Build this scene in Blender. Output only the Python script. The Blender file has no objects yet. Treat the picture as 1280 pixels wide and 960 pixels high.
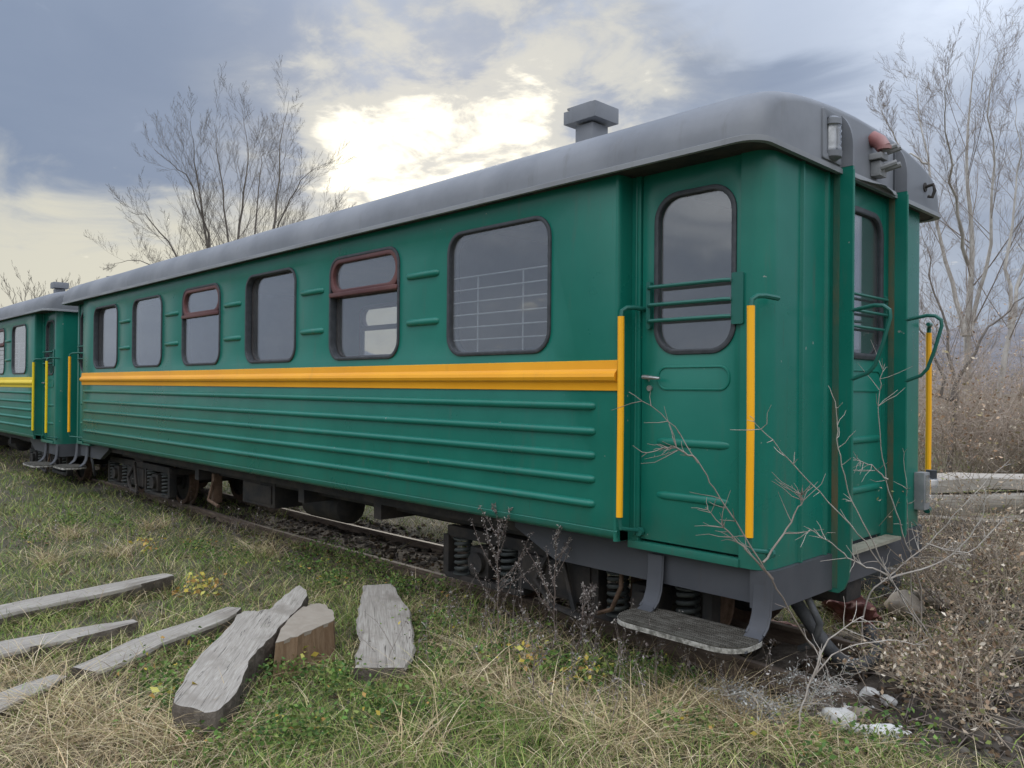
import bpy, bmesh, math, random
import numpy as np
from mathutils import Vector, Matrix, noise as mnoise
R = math.radians
rnd = random.Random(7)
rng = np.random.default_rng(11)
sc = bpy.context.scene
col = sc.collection

# ------------------------------------------------------------------ camera
FPX, YAW, PITCH, ROLL = 994.6, -0.80312, 0.004988, 0.008961
CAM = np.array([1.8816, -3.4062, 1.55])
_f = np.array([math.sin(YAW)*math.cos(PITCH), math.cos(YAW)*math.cos(PITCH), math.sin(PITCH)])
_r = np.array([math.cos(YAW), -math.sin(YAW), 0.0])
_u = np.cross(_r, _f)
_r, _u = math.cos(ROLL)*_r+math.sin(ROLL)*_u, -math.sin(ROLL)*_r+math.cos(ROLL)*_u
cd = bpy.data.cameras.new('camera')
cd.sensor_width = 36.0; cd.lens = FPX/1280*36; cd.clip_start = 0.05; cd.clip_end = 6000
cam = bpy.data.objects.new('camera', cd); col.objects.link(cam)
cam.matrix_world = Matrix(((_r[0], _u[0], -_f[0], CAM[0]), (_r[1], _u[1], -_f[1], CAM[1]), (_r[2], _u[2], -_f[2], CAM[2]), (0, 0, 0, 1)))
sc.camera = cam
def at_depth(px, py, d):                 # a point of the place, d metres in front of the photographer
    return CAM + d*(_f + _r*(px-640)/FPX - _u*(py-480)/FPX)
def on_ground(px, py, z=-0.08):
    v = _f + _r*(px-640)/FPX - _u*(py-480)/FPX
    return CAM + v*((z-CAM[2])/v[2])
def direction(px, py):
    v = _f + _r*(px-640)/FPX - _u*(py-480)/FPX
    return v/np.linalg.norm(v)

# ------------------------------------------------------------------ sky, sun, exposure
SUN = direction(570, 165)
sun_el = math.asin(SUN[2]); sun_az = math.atan2(SUN[0], SUN[1])
w = bpy.data.worlds.new('World'); sc.world = w; w.use_nodes = True
nt = w.node_tree; nt.nodes.clear()
def N(t, kind, **kw):
    n = t.nodes.new(kind)
    for k, v in kw.items(): setattr(n, k, v)
    return n
def L(t, a, b): t.links.new(a, b)
def mth(t, op, a, b=None, c=None, clamp=False):
    n = t.nodes.new('ShaderNodeMath'); n.operation = op; n.use_clamp = clamp
    for i, s in enumerate((a, b, c)):
        if s is None: continue
        if isinstance(s, (int, float)): n.inputs[i].default_value = s
        else: t.links.new(s, n.inputs[i])
    return n.outputs[0]
def sstep(t, v, lo, hi):
    n = t.nodes.new('ShaderNodeMapRange'); n.interpolation_type = 'SMOOTHSTEP'
    t.links.new(v, n.inputs['Value']); n.inputs['From Min'].default_value = lo; n.inputs['From Max'].default_value = hi
    return n.outputs[0]
def mixc(t, f, a, b, mode='MIX'):
    n = t.nodes.new('ShaderNodeMix'); n.data_type = 'RGBA'; n.blend_type = mode
    for s, i in ((f, 0), (a, 6), (b, 7)):
        if isinstance(s, (int, float)): n.inputs[i].default_value = s
        elif isinstance(s, tuple): n.inputs[i].default_value = (*s[:3], 1)
        else: t.links.new(s, n.inputs[i])
    return n.outputs[2]
tc = N(nt, 'ShaderNodeTexCoord')
nrm = N(nt, 'ShaderNodeVectorMath', operation='NORMALIZE'); L(nt, tc.outputs['Generated'], nrm.inputs[0])
D = nrm.outputs[0]
sx = N(nt, 'ShaderNodeSeparateXYZ'); L(nt, D, sx.inputs[0])
zz = mth(nt, 'MAXIMUM', sx.outputs[2], 0.0)
den = mth(nt, 'ADD', zz, 0.16)
cx_ = mth(nt, 'DIVIDE', sx.outputs[0], den); cy_ = mth(nt, 'DIVIDE', sx.outputs[1], den)
cv = N(nt, 'ShaderNodeCombineXYZ'); L(nt, cx_, cv.inputs[0]); L(nt, cy_, cv.inputs[1])
def cloud(scale, detail, rough, dist, off):
    m = N(nt, 'ShaderNodeMapping'); m.inputs['Location'].default_value = (off, off*1.7, off*.6); L(nt, cv.outputs[0], m.inputs[0])
    n = N(nt, 'ShaderNodeTexNoise'); n.inputs['Scale'].default_value = scale; n.inputs['Detail'].default_value = detail
    n.inputs['Roughness'].default_value = rough; n.inputs['Distortion'].default_value = dist
    L(nt, m.outputs[0], n.inputs['Vector']); return n.outputs['Fac']
def lobe(px, py, inner, outer):          # 1 inside an angle round a direction of the sky, 0 beyond
    v = direction(px, py)
    d = N(nt, 'ShaderNodeVectorMath', operation='DOT_PRODUCT'); L(nt, D, d.inputs[0]); d.inputs[1].default_value = tuple(v)
    return sstep(nt, d.outputs['Value'], math.cos(R(outer)), math.cos(R(inner)))
n_big = cloud(0.9, 5, 0.55, 0.5, 3.1)
n_mid = cloud(2.3, 8, 0.58, 0.7, 7.7)
n_fine = cloud(5.5, 8, 0.6, 0.4, 1.3)
base = mth(nt, 'ADD', mth(nt, 'MULTIPLY', n_big, 0.6), mth(nt, 'MULTIPLY', n_mid, 0.4))
cl = mixc(nt, sstep(nt, base, 0.34, 0.66), (0.40, 0.45, 0.55), (0.95, 0.97, 1.0))
cl = mixc(nt, 1.0, cl, mixc(nt, sstep(nt, sx.outputs[2], 0.0, 1.0), (0.42, 0.42, 0.42), (2.25, 2.25, 2.25)), 'MULTIPLY')   # overcast: brighter towards the zenith
# the blue-grey bank that hangs over the far end of the train and over the roof
# clouds towards the sun are seen from their shaded side, those opposite are lit from the front
front = lobe(640, 200, 30, 115)
cl = mixc(nt, front, cl, mixc(nt, 1.0, cl, (0.48, 0.52, 0.59), 'MULTIPLY'))
bank = mth(nt, 'MAXIMUM', lobe(60, 190, 6, 26), mth(nt, 'MAXIMUM', lobe(880, -10, 3, 15), mth(nt, 'MULTIPLY', lobe(700, -120, 4, 20), .8)))
bank = mth(nt, 'MULTIPLY', bank, mth(nt, 'ADD', sstep(nt, base, 0.62, 0.38), 0.6, clamp=True))
cl = mixc(nt, mth(nt, 'MULTIPLY', bank, 0.92), cl, (0.122, 0.156, 0.222))
# cream air under the bank on the sunward side, plain grey low down elsewhere
hz_ = sstep(nt, mth(nt, 'ADD', sx.outputs[2], mth(nt, 'MULTIPLY', mth(nt, 'SUBTRACT', n_mid, 0.5), 0.20)), 0.235, 0.15)
cl = mixc(nt, mth(nt, 'MULTIPLY', hz_, 0.75), cl, (0.215, 0.25, 0.32))
cl = mixc(nt, mth(nt, 'MULTIPLY', hz_, lobe(320, 300, 8, 50)), cl, (0.385, 0.372, 0.315))
# cloud thinned out round the hidden sun, edges broken by the cloud itself
glow = mth(nt, 'MAXIMUM', lobe(455, 210, 0, 5.5), mth(nt, 'MAXIMUM', lobe(545, 190, 0, 6.5), lobe(640, 160, 0, 5.5)))
wide = lobe(600, 185, 4, 21)
cn = mth(nt, 'ADD', mth(nt, 'MULTIPLY', n_mid, 0.42), mth(nt, 'MULTIPLY', n_fine, 0.58))
cl = mixc(nt, mth(nt, 'MULTIPLY', wide, mth(nt, 'ADD', sstep(nt, cn, 0.40, 0.62), 0.25, clamp=True)), cl, (0.28, 0.295, 0.315))
rag = mth(nt, 'ADD', mth(nt, 'MULTIPLY', mth(nt, 'SUBTRACT', cn, 0.5), 2.1), mth(nt, 'MULTIPLY', glow, 0.43))
halo = mth(nt, 'MULTIPLY', sstep(nt, mth(nt, 'ADD', rag, mth(nt, 'MULTIPLY', wide, .26)), 0.16, 0.46), sstep(nt, wide, 0.15, 0.6))
cl = mixc(nt, mth(nt, 'MULTIPLY', halo, .72), cl, (0.40, 0.392, 0.35))
cl = mixc(nt, sstep(nt, rag, 0.24, 0.50), cl, (0.78, 0.73, 0.60))
sky = N(nt, 'ShaderNodeTexSky', sky_type='NISHITA'); sky.sun_disc = False
sky.sun_elevation = sun_el; sky.sun_rotation = sun_az
bg1 = N(nt, 'ShaderNodeBackground'); L(nt, sky.outputs[0], bg1.inputs[0]); bg1.inputs[1].default_value = 0.05
bg2 = N(nt, 'ShaderNodeBackground'); L(nt, cl, bg2.inputs[0]); bg2.inputs[1].default_value = 1.0
mx = N(nt, 'ShaderNodeMixShader'); mx.inputs[0].default_value = 0.94
L(nt, bg1.outputs[0], mx.inputs[1]); L(nt, bg2.outputs[0], mx.inputs[2])
wo = N(nt, 'ShaderNodeOutputWorld'); L(nt, mx.outputs[0], wo.inputs[0])
sl = bpy.data.lights.new('sun', 'SUN'); sl.energy = 1.0; sl.angle = R(14); sl.color = (1.0, 0.93, 0.82)
so = bpy.data.objects.new('sun', sl); col.objects.link(so)
so.rotation_euler = Vector(SUN).to_track_quat('Z', 'Y').to_euler(); so.location = (-8, 12, 14)
sc.view_settings.view_transform = 'Standard'; sc.view_settings.look = 'None'
sc.view_settings.gamma = 1; sc.view_settings.exposure = 0.85; sc.view_settings.use_curve_mapping = False
sc.render.engine = 'CYCLES'
sc.cycles.max_bounces = 8; sc.cycles.transparent_max_bounces = 12; sc.cycles.use_denoising = True
sc.cycles.sample_clamp_indirect = 4

# ------------------------------------------------------------------ helpers
def tag(o, label=None, cat=None, group=None, kind=None):
    if label: o['label'] = label
    if cat: o['category'] = cat
    if group: o['group'] = group
    if kind: o['kind'] = kind
    return o
def empty(name, loc=(0, 0, 0), rz=0.0):
    o = bpy.data.objects.new(name, None); col.objects.link(o); o.location = loc; o.rotation_euler = (0, 0, rz)
    o.empty_display_size = .2
    return o
def thing(name, label, cat, loc=(0, 0, 0), group=None, rz=0.0):
    return tag(empty(name, loc, rz), label, cat, group)
def finish(me, mat, smooth=35, fixn=True):
    if fixn:
        bm = bmesh.new(); bm.from_mesh(me); bmesh.ops.recalc_face_normals(bm, faces=bm.faces); bm.to_mesh(me); bm.free()
    if mat: me.materials.append(mat)
    if smooth:
        me.polygons.foreach_set('use_smooth', np.ones(len(me.polygons), bool)); me.set_sharp_from_angle(angle=R(smooth))
    me.update()
OFF = np.zeros(3)                        # what is subtracted from a part's points so that they sit round its thing's base
class MB:
    def __init__(s): s.v = []; s.f = []
    def add(s, vs, fs):
        b = len(s.v); s.v.extend([tuple(map(float, q)) for q in vs]); s.f.extend([[i+b for i in f] for f in fs]); return s
    def box(s, x0, x1, y0, y1, z0, z1, b=0.0):
        if b <= 0:
            return s.add([(x0,y0,z0),(x1,y0,z0),(x1,y1,z0),(x0,y1,z0),(x0,y0,z1),(x1,y0,z1),(x1,y1,z1),(x0,y1,z1)],
                [(0,3,2,1),(4,5,6,7),(0,1,5,4),(1,2,6,5),(2,3,7,6),(3,0,4,7)])
        bm = bmesh.new(); bmesh.ops.create_cube(bm, size=1)
        for q in bm.verts: q.co = Vector(((x0+x1)/2+q.co.x*(x1-x0), (y0+y1)/2+q.co.y*(y1-y0), (z0+z1)/2+q.co.z*(z1-z0)))
        bmesh.ops.bevel(bm, geom=list(bm.edges), offset=b, segments=2, profile=.7, affect='EDGES')
        bm.verts.index_update()
        s.add([q.co for q in bm.verts], [[q.index for q in f.verts] for f in bm.faces]); bm.free(); return s
    def tube(s, pts, rad, k=8, caps=True, closed=False):
        P = [np.array(q, float) for q in pts]; n = len(P)
        rr = rad if hasattr(rad, '__len__') else [rad]*n
        up = None; rings = []
        for i in range(n):
            if closed: t = P[(i+1) % n]-P[i-1]
            else: t = P[min(i+1, n-1)]-P[max(i-1, 0)]
            t = t/(np.linalg.norm(t)+1e-12)
            if up is None:
                a = np.array([0, 0, 1.]) if abs(t[2]) < .9 else np.array([1., 0, 0]); up = np.cross(t, a)
            up = up-t*(up@t); up /= np.linalg.norm(up)+1e-12; sd = np.cross(t, up)
            rings.append([P[i]+rr[i]*(math.cos(2*math.pi*j/k)*up+math.sin(2*math.pi*j/k)*sd) for j in range(k)])
        vs = [q for r_ in rings for q in r_]; fs = []
        for i in range(n if closed else n-1):
            for j in range(k):
                a, b = i*k+j, i*k+(j+1) % k; i2 = (i+1) % n; c, d = i2*k+(j+1) % k, i2*k+j
                fs.append((a, b, c, d))
        if caps and not closed: fs.append(list(range(k))[::-1]); fs.append([(n-1)*k+j for j in range(k)])
        return s.add(vs, fs)
    def prism(s, outline, mapf, w0, w1):      # outline (u, v) extruded from w0 to w1
        n = len(outline); vs = [mapf(u, v, w0) for u, v in outline]+[mapf(u, v, w1) for u, v in outline]
        return s.add(vs, [list(range(n))[::-1], [n+i for i in range(n)]]+[(i, (i+1) % n, n+(i+1) % n, n+i) for i in range(n)])
    def lathe(s, prof, c, axis='y', k=24):     # prof (radius, along)
        vs = []; n = len(prof)
        for r_, a in prof:
            for j in range(k):
                t = 2*math.pi*j/k; p_, q_ = r_*math.cos(t), r_*math.sin(t)
                o = {'y': (p_, a, q_), 'z': (p_, q_, a), 'x': (a, p_, q_)}[axis]
                vs.append((c[0]+o[0], c[1]+o[1], c[2]+o[2]))
        fs = [(i*k+j, i*k+(j+1) % k, (i+1)*k+(j+1) % k, (i+1)*k+j) for i in range(n-1) for j in range(k)]
        fs += [list(range(k))[::-1], [(n-1)*k+j for j in range(k)]]
        return s.add(vs, fs)
    def plate(s, loops, mapf, w0, w1, bevel=0.0):   # loops (first outer, then holes) in (u, v), thickness w0..w1
        cu = bpy.data.curves.new('c', 'CURVE'); cu.dimensions = '2D'; cu.fill_mode = 'BOTH'
        t = abs(w1-w0); cu.extrude = t/2-bevel; cu.bevel_depth = bevel; cu.bevel_resolution = 1; cu.offset = -bevel
        for lp in loops:
            sp = cu.splines.new('POLY'); sp.points.add(len(lp)-1); sp.use_cyclic_u = True
            for i, (u, v) in enumerate(lp): sp.points[i].co = (u, v, 0, 1)
        ob = bpy.data.objects.new('c', cu); col.objects.link(ob)
        me = bpy.data.meshes.new_from_object(ob.evaluated_get(bpy.context.evaluated_depsgraph_get()))
        bm = bmesh.new(); bm.from_mesh(me); bmesh.ops.remove_doubles(bm, verts=bm.verts, dist=1e-5); bm.verts.index_update()
        m = (w0+w1)/2
        s.add([mapf(q.co.x, q.co.y, m+q.co.z) for q in bm.verts], [[q.index for q in f.verts] for f in bm.faces]); bm.free()
        bpy.data.objects.remove(ob); bpy.data.curves.remove(cu); bpy.data.meshes.remove(me)
        return s
    def build(s, name, mat, parent=None, smooth=35, pivot=None, loc=None):
        o3 = OFF if pivot is None else np.array(pivot, float)
        me = bpy.data.meshes.new(name)
        me.from_pydata([(q[0]-o3[0], q[1]-o3[1], q[2]-o3[2]) for q in s.v], [], s.f)
        finish(me, mat, smooth)
        o = bpy.data.objects.new(name, me); col.objects.link(o)
        if parent: o.parent = parent
        if pivot is not None and not parent: o.location = tuple(o3)
        return o
def fast_mesh(name, V, quads=None, tris=None, cols=None, mat=None, parent=None, smooth=False):
    me = bpy.data.meshes.new(name); V = np.ascontiguousarray(V, np.float32)
    nq = 0 if quads is None else len(quads); n3 = 0 if tris is None else len(tris)
    me.vertices.add(len(V)); me.vertices.foreach_set('co', V.ravel())
    lp = np.concatenate([a.ravel() for a in (quads, tris) if a is not None]).astype(np.int32)
    me.loops.add(len(lp)); me.loops.foreach_set('vertex_index', lp)
    st = np.concatenate([np.arange(nq)*4, nq*4+np.arange(n3)*3]).astype(np.int32)
    me.polygons.add(nq+n3); me.polygons.foreach_set('loop_start', st)
    me.update(calc_edges=True); me.validate()
    if cols is not None:
        a = me.color_attributes.new('Col', 'FLOAT_COLOR', 'POINT')
        a.data.foreach_set('color', np.concatenate([cols, np.ones((len(cols), 1))], 1).astype(np.float32).ravel())
    if smooth: me.polygons.foreach_set('use_smooth', np.ones(len(me.polygons), bool))
    if mat: me.materials.append(mat)
    o = bpy.data.objects.new(name, me); col.objects.link(o)
    if parent: o.parent = parent
    return o
def segments(A, B, ra, rb, k=3):             # many thin tapered sticks at once
    A = np.asarray(A, float); B = np.asarray(B, float); n = len(A)
    t = B-A; t /= np.linalg.norm(t, axis=1, keepdims=True)+1e-12
    h = np.where(np.abs(t[:, 2:3]) < .9, np.array([[0, 0, 1.]]), np.array([[1., 0, 0]]))
    u = np.cross(t, h); u /= np.linalg.norm(u, axis=1, keepdims=True)+1e-12; v = np.cross(t, u)
    V = np.zeros((n, 2*k, 3))
    for j in range(k):
        c, s_ = math.cos(2*math.pi*j/k), math.sin(2*math.pi*j/k); d = c*u+s_*v
        V[:, j] = A+d*np.asarray(ra)[:, None]; V[:, k+j] = B+d*np.asarray(rb)[:, None]
    q = np.array([[j, (j+1) % k, k+(j+1) % k, k+j] for j in range(k)])
    Q = (np.arange(n)[:, None, None]*2*k+q[None]).reshape(-1, 4)
    return V.reshape(-1, 3), Q
def leaflets(P, size, rs, flat=0.0, aspect=.5):   # small rhombic leaves
    n = len(P); d = rs.normal(size=(n, 3)); d[:, 2] *= (1-flat); d /= np.linalg.norm(d, axis=1, keepdims=True)+1e-9
    e = rs.normal(size=(n, 3)); e[:, 2] *= (1-flat); s_ = np.cross(d, e); s_ /= np.linalg.norm(s_, axis=1, keepdims=True)+1e-9
    sz = np.asarray(size)[:, None]
    nn = np.cross(d, s_)*sz*.12
    V = np.stack([P, P+d*sz*.5+s_*sz*aspect*.5+nn, P+d*sz, P+d*sz*.5-s_*sz*aspect*.5+nn], 1)
    Q = np.arange(n)[:, None]*4+np.arange(4)[None]
    return V.reshape(-1, 3), Q
def rr(u0, u1, v0, v1, r_, k=6):
    out = []
    for cu, cv_, a0 in ((u1-r_, v1-r_, 0), (u0+r_, v1-r_, 90), (u0+r_, v0+r_, 180), (u1-r_, v0+r_, 270)):
        for i in range(k+1):
            a = R(a0+90*i/k); out.append((cu+r_*math.cos(a), cv_+r_*math.sin(a)))
    return out
def rect(u0, u1, v0, v1): return [(u0, v0), (u1, v0), (u1, v1), (u0, v1)]

# ------------------------------------------------------------------ materials
def material(name):
    m = bpy.data.materials.new(name); m.use_nodes = True; t = m.node_tree
    return m, t, t.nodes['Principled BSDF']
def pos(t, scale=(1, 1, 1), obj=False):
    g = N(t, 'ShaderNodeTexCoord').outputs['Object'] if obj else N(t, 'ShaderNodeNewGeometry').outputs['Position']
    m = N(t, 'ShaderNodeMapping'); m.inputs['Scale'].default_value = scale; L(t, g, m.inputs[0]); return m.outputs[0]
def nz(t, vec, scale, detail=4, rough=.55, dist=0.0):
    n = N(t, 'ShaderNodeTexNoise'); L(t, vec, n.inputs['Vector']); n.inputs['Scale'].default_value = scale
    n.inputs['Detail'].default_value = detail; n.inputs['Roughness'].default_value = rough; n.inputs['Distortion'].default_value = dist
    return n.outputs['Fac']
def bump(t, bs, h, strength, dist=.01, prev=None):
    b = N(t, 'ShaderNodeBump'); L(t, h, b.inputs['Height']); b.inputs['Strength'].default_value = strength; b.inputs['Distance'].default_value = dist
    if prev is not None: L(t, prev, b.inputs['Normal'])
    L(t, b.outputs[0], bs.inputs['Normal']); return b.outputs[0]
def paint(name, c, c2, rough=.35, wear=.5, dent=.35, dirt=(.10, .09, .075), streak=True, splash=False):
    m, t, b = material(name); p = pos(t)
    f = nz(t, p, 1.3, 5, .6); f2 = nz(t, pos(t, (9, 9, 1.1)), 1.2, 5, .65); f3 = nz(t, p, 38, 4, .7)
    k = mixc(t, sstep(t, f, .35, .7), c, c2)
    if streak: k = mixc(t, mth(t, 'MULTIPLY', sstep(t, f2, .56, .80), .30*wear), k, dirt)
    k = mixc(t, mth(t, 'MULTIPLY', sstep(t, f3, .66, .80), .22*wear), k, dirt)
    if splash:                              # road dust splashed up from below, chips and specks of old paint
        sz = N(t, 'ShaderNodeSeparateXYZ'); L(t, p, sz.inputs[0])
        lowz = sstep(t, mth(t, 'ADD', sz.outputs[2], mth(t, 'MULTIPLY', nz(t, pos(t, (4, 4, 1)), 2.2, 5, .65), .5)), 1.22, .86)
        k = mixc(t, mth(t, 'MULTIPLY', lowz, mth(t, 'MULTIPLY', nz(t, p, 9, 5, .7), .42)), k, (.085, .085, .065))
        k = mixc(t, mth(t, 'MULTIPLY', sstep(t, nz(t, p, 4.2, 6, .7, .8), .60, .74), .30), k, (.035, .16, .135))
        sp_k = nz(t, p, 26, 2, .5); k = mixc(t, mth(t, 'MULTIPLY', sstep(t, sp_k, .765, .775), .8), k, (.30, .30, .27))
        k = mixc(t, mth(t, 'MULTIPLY', sstep(t, nz(t, pos(t, (14, 14, .9)), 1.7, 6, .7), .63, .72), .45), k, (.035, .060, .040))
    L(t, k, b.inputs['Base Color'])
    r2 = mth(t, 'ADD', mth(t, 'MULTIPLY', f, .22), rough-.11); L(t, r2, b.inputs['Roughness']); b.inputs['Specular IOR Level'].default_value = .38
    pv = bump(t, b, nz(t, p, 2.1, 2, .4), dent, .02)
    bump(t, b, nz(t, p, 60, 3, .6), .06, .003, pv)
    return m
def matte(name, c, c2, scale=6, rough=.8, bs=.3, bd=.01, stretch=(1, 1, 1), metal=0):
    m, t, b = material(name); p = pos(t, stretch)
    k = mixc(t, sstep(t, nz(t, p, scale, 6, .65), .35, .68), c, c2); L(t, k, b.inputs['Base Color'])
    b.inputs['Roughness'].default_value = rough; b.inputs['Metallic'].default_value = metal
    bump(t, b, nz(t, p, scale*4, 5, .65), bs, bd); return m
M = {}
M['green'] = paint('green_paint', (.006, .142, .102), (.011, .168, .122), .30, 1.1, .5, splash=True)
M['green_bar'] = paint('green_bar_paint', (.012, .110, .085), (.02, .13, .1), .4, .6, 0)
M['roof'] = paint('grey_roof_paint', (.145, .153, .168), (.215, .223, .240), .5, 1.7, .5, (.12, .115, .11))
M['roof_edge'] = paint('pale_roof_edge', (.27, .28, .29), (.20, .205, .215), .5, 1.0, .1, (.10, .09, .08))
M['orange'] = paint('orange_yellow_paint', (.84, .36, .010), (.90, .41, .014), .40, 1.1, .1, (.42, .24, .05), True)
M['rail_yellow'] = paint('handrail_yellow', (.90, .41, .008), (.95, .47, .012), .42, 1.0, 0, (.40, .22, .04), True)
M['lemon'] = paint('lemon_yellow_paint', (.84, .62, .015), (.80, .58, .02), .4, .4, .1, (.3, .25, .08), False)
M['sole'] = paint('grey_solebar', (.055, .058, .066), (.080, .082, .090), .6, 1.0, .1, (.06, .05, .04))
M['under'] = matte('underframe_black', (.014, .014, .015), (.046, .037, .030), 5, .75, .4)
M['rust'] = matte('rusty_iron', (.085, .050, .032), (.16, .10, .065), 14, .85, .5)
M['railsteel'] = matte('rail_steel', (.10, .070, .050), (.19, .145, .11), 18, .7, .4, stretch=(.3, 1, 1))
M['railtop'] = matte('rail_top', (.22, .18, .15), (.13, .10, .08), 12, .7, .2, stretch=(.2, 1, 1))
M['redrust'] = matte('red_oxide', (.13, .04, .033), (.20, .075, .06), 12, .8, .4)
M['tread'] = None
m, t, b = material('step_tread'); p = pos(t)
wv = N(t, 'ShaderNodeTexWave'); wv.bands_direction = 'Y'; wv.inputs['Scale'].default_value = 26; wv.inputs['Distortion'].default_value = .2; L(t, p, wv.inputs['Vector'])
wx = N(t, 'ShaderNodeTexWave'); wx.bands_direction = 'X'; wx.inputs['Scale'].default_value = 26; L(t, p, wx.inputs['Vector'])
k = mixc(t, sstep(t, nz(t, p, 14, 6, .7), .4, .62), (.050, .044, .033), (.095, .088, .072))
k = mixc(t, sstep(t, nz(t, p, 60, 3, .7), .68, .75), k, (.36, .34, .30)); L(t, k, b.inputs['Base Color']); b.inputs['Roughness'].default_value = .8
bump(t, b, mth(t, 'MULTIPLY', wv.outputs['Fac'], wx.outputs['Fac']), .9, .01); M['tread'] = m
M['rubber'] = matte('dark_rubber_seal', (.030, .034, .040), (.05, .054, .06), 20, .55, .1)
M['maroon'] = paint('maroon_frame', (.085, .028, .028), (.14, .058, .052), .5, 1.0, 0, (.2, .16, .12))
M['steel'] = matte('bright_steel', (.45, .45, .45), (.30, .30, .29), 20, .35, .1, metal=.7)
M['grey_metal'] = matte('grey_metal', (.20, .205, .21), (.28, .28, .28), 10, .55, .2)
M['interior'] = matte('interior_panel', (.20, .18, .155), (.26, .24, .21), 2, .6, .05)
M['whitebar'] = matte('white_bar', (.42, .42, .41), (.34, .34, .33), 12, .5, .1)
def glassmat(name, refl, tint, dust):
    m, t, b = material(name); t.nodes.remove(b); o = t.nodes['Material Output']
    g = N(t, 'ShaderNodeBsdfGlossy'); g.inputs['Roughness'].default_value = .03; g.inputs['Color'].default_value = (.95, .97, 1, 1)
    bp = N(t, 'ShaderNodeBump'); bp.inputs['Strength'].default_value = .10; bp.inputs['Distance'].default_value = .012; L(t, nz(t, pos(t), 1.7, 1, .4), bp.inputs['Height']); L(t, bp.outputs[0], g.inputs['Normal'])
    tr = N(t, 'ShaderNodeBsdfTransparent'); tr.inputs['Color'].default_value = (*tint, 1)
    df = N(t, 'ShaderNodeBsdfDiffuse'); df.inputs['Color'].default_value = (.33, .32, .31, 1)
    m1 = N(t, 'ShaderNodeMixShader'); L(t, mth(t, 'MULTIPLY', nz(t, pos(t), 3, 5, .6), dust*2), m1.inputs[0]); L(t, tr.outputs[0], m1.inputs[1]); L(t, df.outputs[0], m1.inputs[2])
    lw = N(t, 'ShaderNodeLayerWeight'); lw.inputs['Blend'].default_value = .5
    m2 = N(t, 'ShaderNodeMixShader'); L(t, mth(t, 'ADD', mth(t, 'POWER', lw.outputs['Facing'], 4.0), refl, clamp=True), m2.inputs[0])
    L(t, m1.outputs[0], m2.inputs[1]); L(t, g.outputs[0], m2.inputs[2]); L(t, m2.outputs[0], o.inputs[0]); return m
M['glass'] = glassmat('window_glass', .125, (.90, .92, .93), .07)
M['lens'] = glassmat('lamp_lens', .12, (.97, .97, .97), .05)
m, t, b = material('weathered_timber'); p = pos(t, obj=True)
gr = mth(t, 'ADD', mth(t, 'MULTIPLY', nz(t, pos(t, (1.0, 60, 60), True), 3, 6, .7, .8), .6), mth(t, 'MULTIPLY', nz(t, pos(t, (.7, 9, 9), True), 3, 5, .6, 1.6), .4))
k = mixc(t, sstep(t, gr, .3, .7), (.21, .185, .155), (.47, .43, .375))
k = mixc(t, sstep(t, nz(t, p, 3, 4, .6), .52, .75), k, (.24, .21, .175))
cr = nz(t, pos(t, (.35, 26, 26), True), 2.6, 4, .6, 1.2)
k = mixc(t, mth(t, 'MULTIPLY', sstep(t, cr, .60, .66), .85), k, (.06, .05, .04)); k = mixc(t, mth(t, 'MULTIPLY', sstep(t, nz(t, p, 7, 5, .7), .60, .72), .45), k, (.13, .125, .07))
L(t, k, b.inputs['Base Color']); b.inputs['Roughness'].default_value = .85
pv = bump(t, b, gr, .6, .01); bump(t, b, cr, -.5, .012, pv); M['timber'] = m
M['bark'] = matte('dead_bark', (.07, .055, .042), (.15, .125, .10), 10, .95, .8, .02)
M['stumpside'] = matte('split_wood', (.20, .12, .065), (.30, .20, .12), 6, .85, .6, .015, stretch=(5, 5, 1))
m, t, b = material('stump_top'); p = pos(t)
k = mixc(t, nz(t, p, 9, 6, .6, 1.5), (.22, .18, .135), (.38, .33, .27)); L(t, k, b.inputs['Base Color']); b.inputs['Roughness'].default_value = .9
bump(t, b, nz(t, p, 30, 4, .6), .4, .01); M['stumptop'] = m
M['treebark'] = matte('grey_brown_bark', (.11, .092, .078), (.17, .148, .126), 9, .95, .4)
M['palebark'] = matte('pale_grey_bark', (.46, .43, .39), (.27, .24, .21), 5, .9, .4, stretch=(1, 1, .5))
M['twig'] = matte('brown_twig', (.19, .15, .125), (.28, .235, .20), 6, .9, .1)
M['paletwig'] = matte('pale_twig', (.46, .42, .37), (.33, .28, .24), 14, .85, .2)
M['darkstem'] = matte('dark_stem', (.13, .095, .08), (.20, .155, .13), 14, .9, .2)
M['stone'] = matte('pale_stone', (.50, .48, .45), (.74, .73, .70), 8, .9, .4)
M['plastic'] = matte('white_plastic', (.75, .75, .74), (.65, .64, .62), 8, .5, .3)
M['hose'] = matte('grey_rubber_hose', (.045, .047, .05), (.075, .075, .075), 14, .6, .3)
def vcol(name, rough=.75, trans=.12, var=.4):
    m, t, b = material(name); a = N(t, 'ShaderNodeVertexColor', layer_name='Col')
    k = mixc(t, 1.0, a.outputs[0], mixc(t, nz(t, pos(t), 5, 3, .6), (1-var,)*3, (1+var,)*3), 'MULTIPLY')
    L(t, k, b.inputs['Base Color']); b.inputs['Roughness'].default_value = rough; b.inputs['Specular IOR Level'].default_value = .25
    if trans:
        o = t.nodes['Material Output']; tl = N(t, 'ShaderNodeBsdfTranslucent'); L(t, k, tl.inputs[0])
        ms = N(t, 'ShaderNodeMixShader'); ms.inputs[0].default_value = trans; L(t, b.outputs[0], ms.inputs[1]); L(t, tl.outputs[0], ms.inputs[2]); L(t, ms.outputs[0], o.inputs[0])
    return m
M['blade'] = vcol('grass_blade'); M['leaf'] = vcol('leaf'); M['litter'] = vcol('litter', .9, 0)

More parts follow.
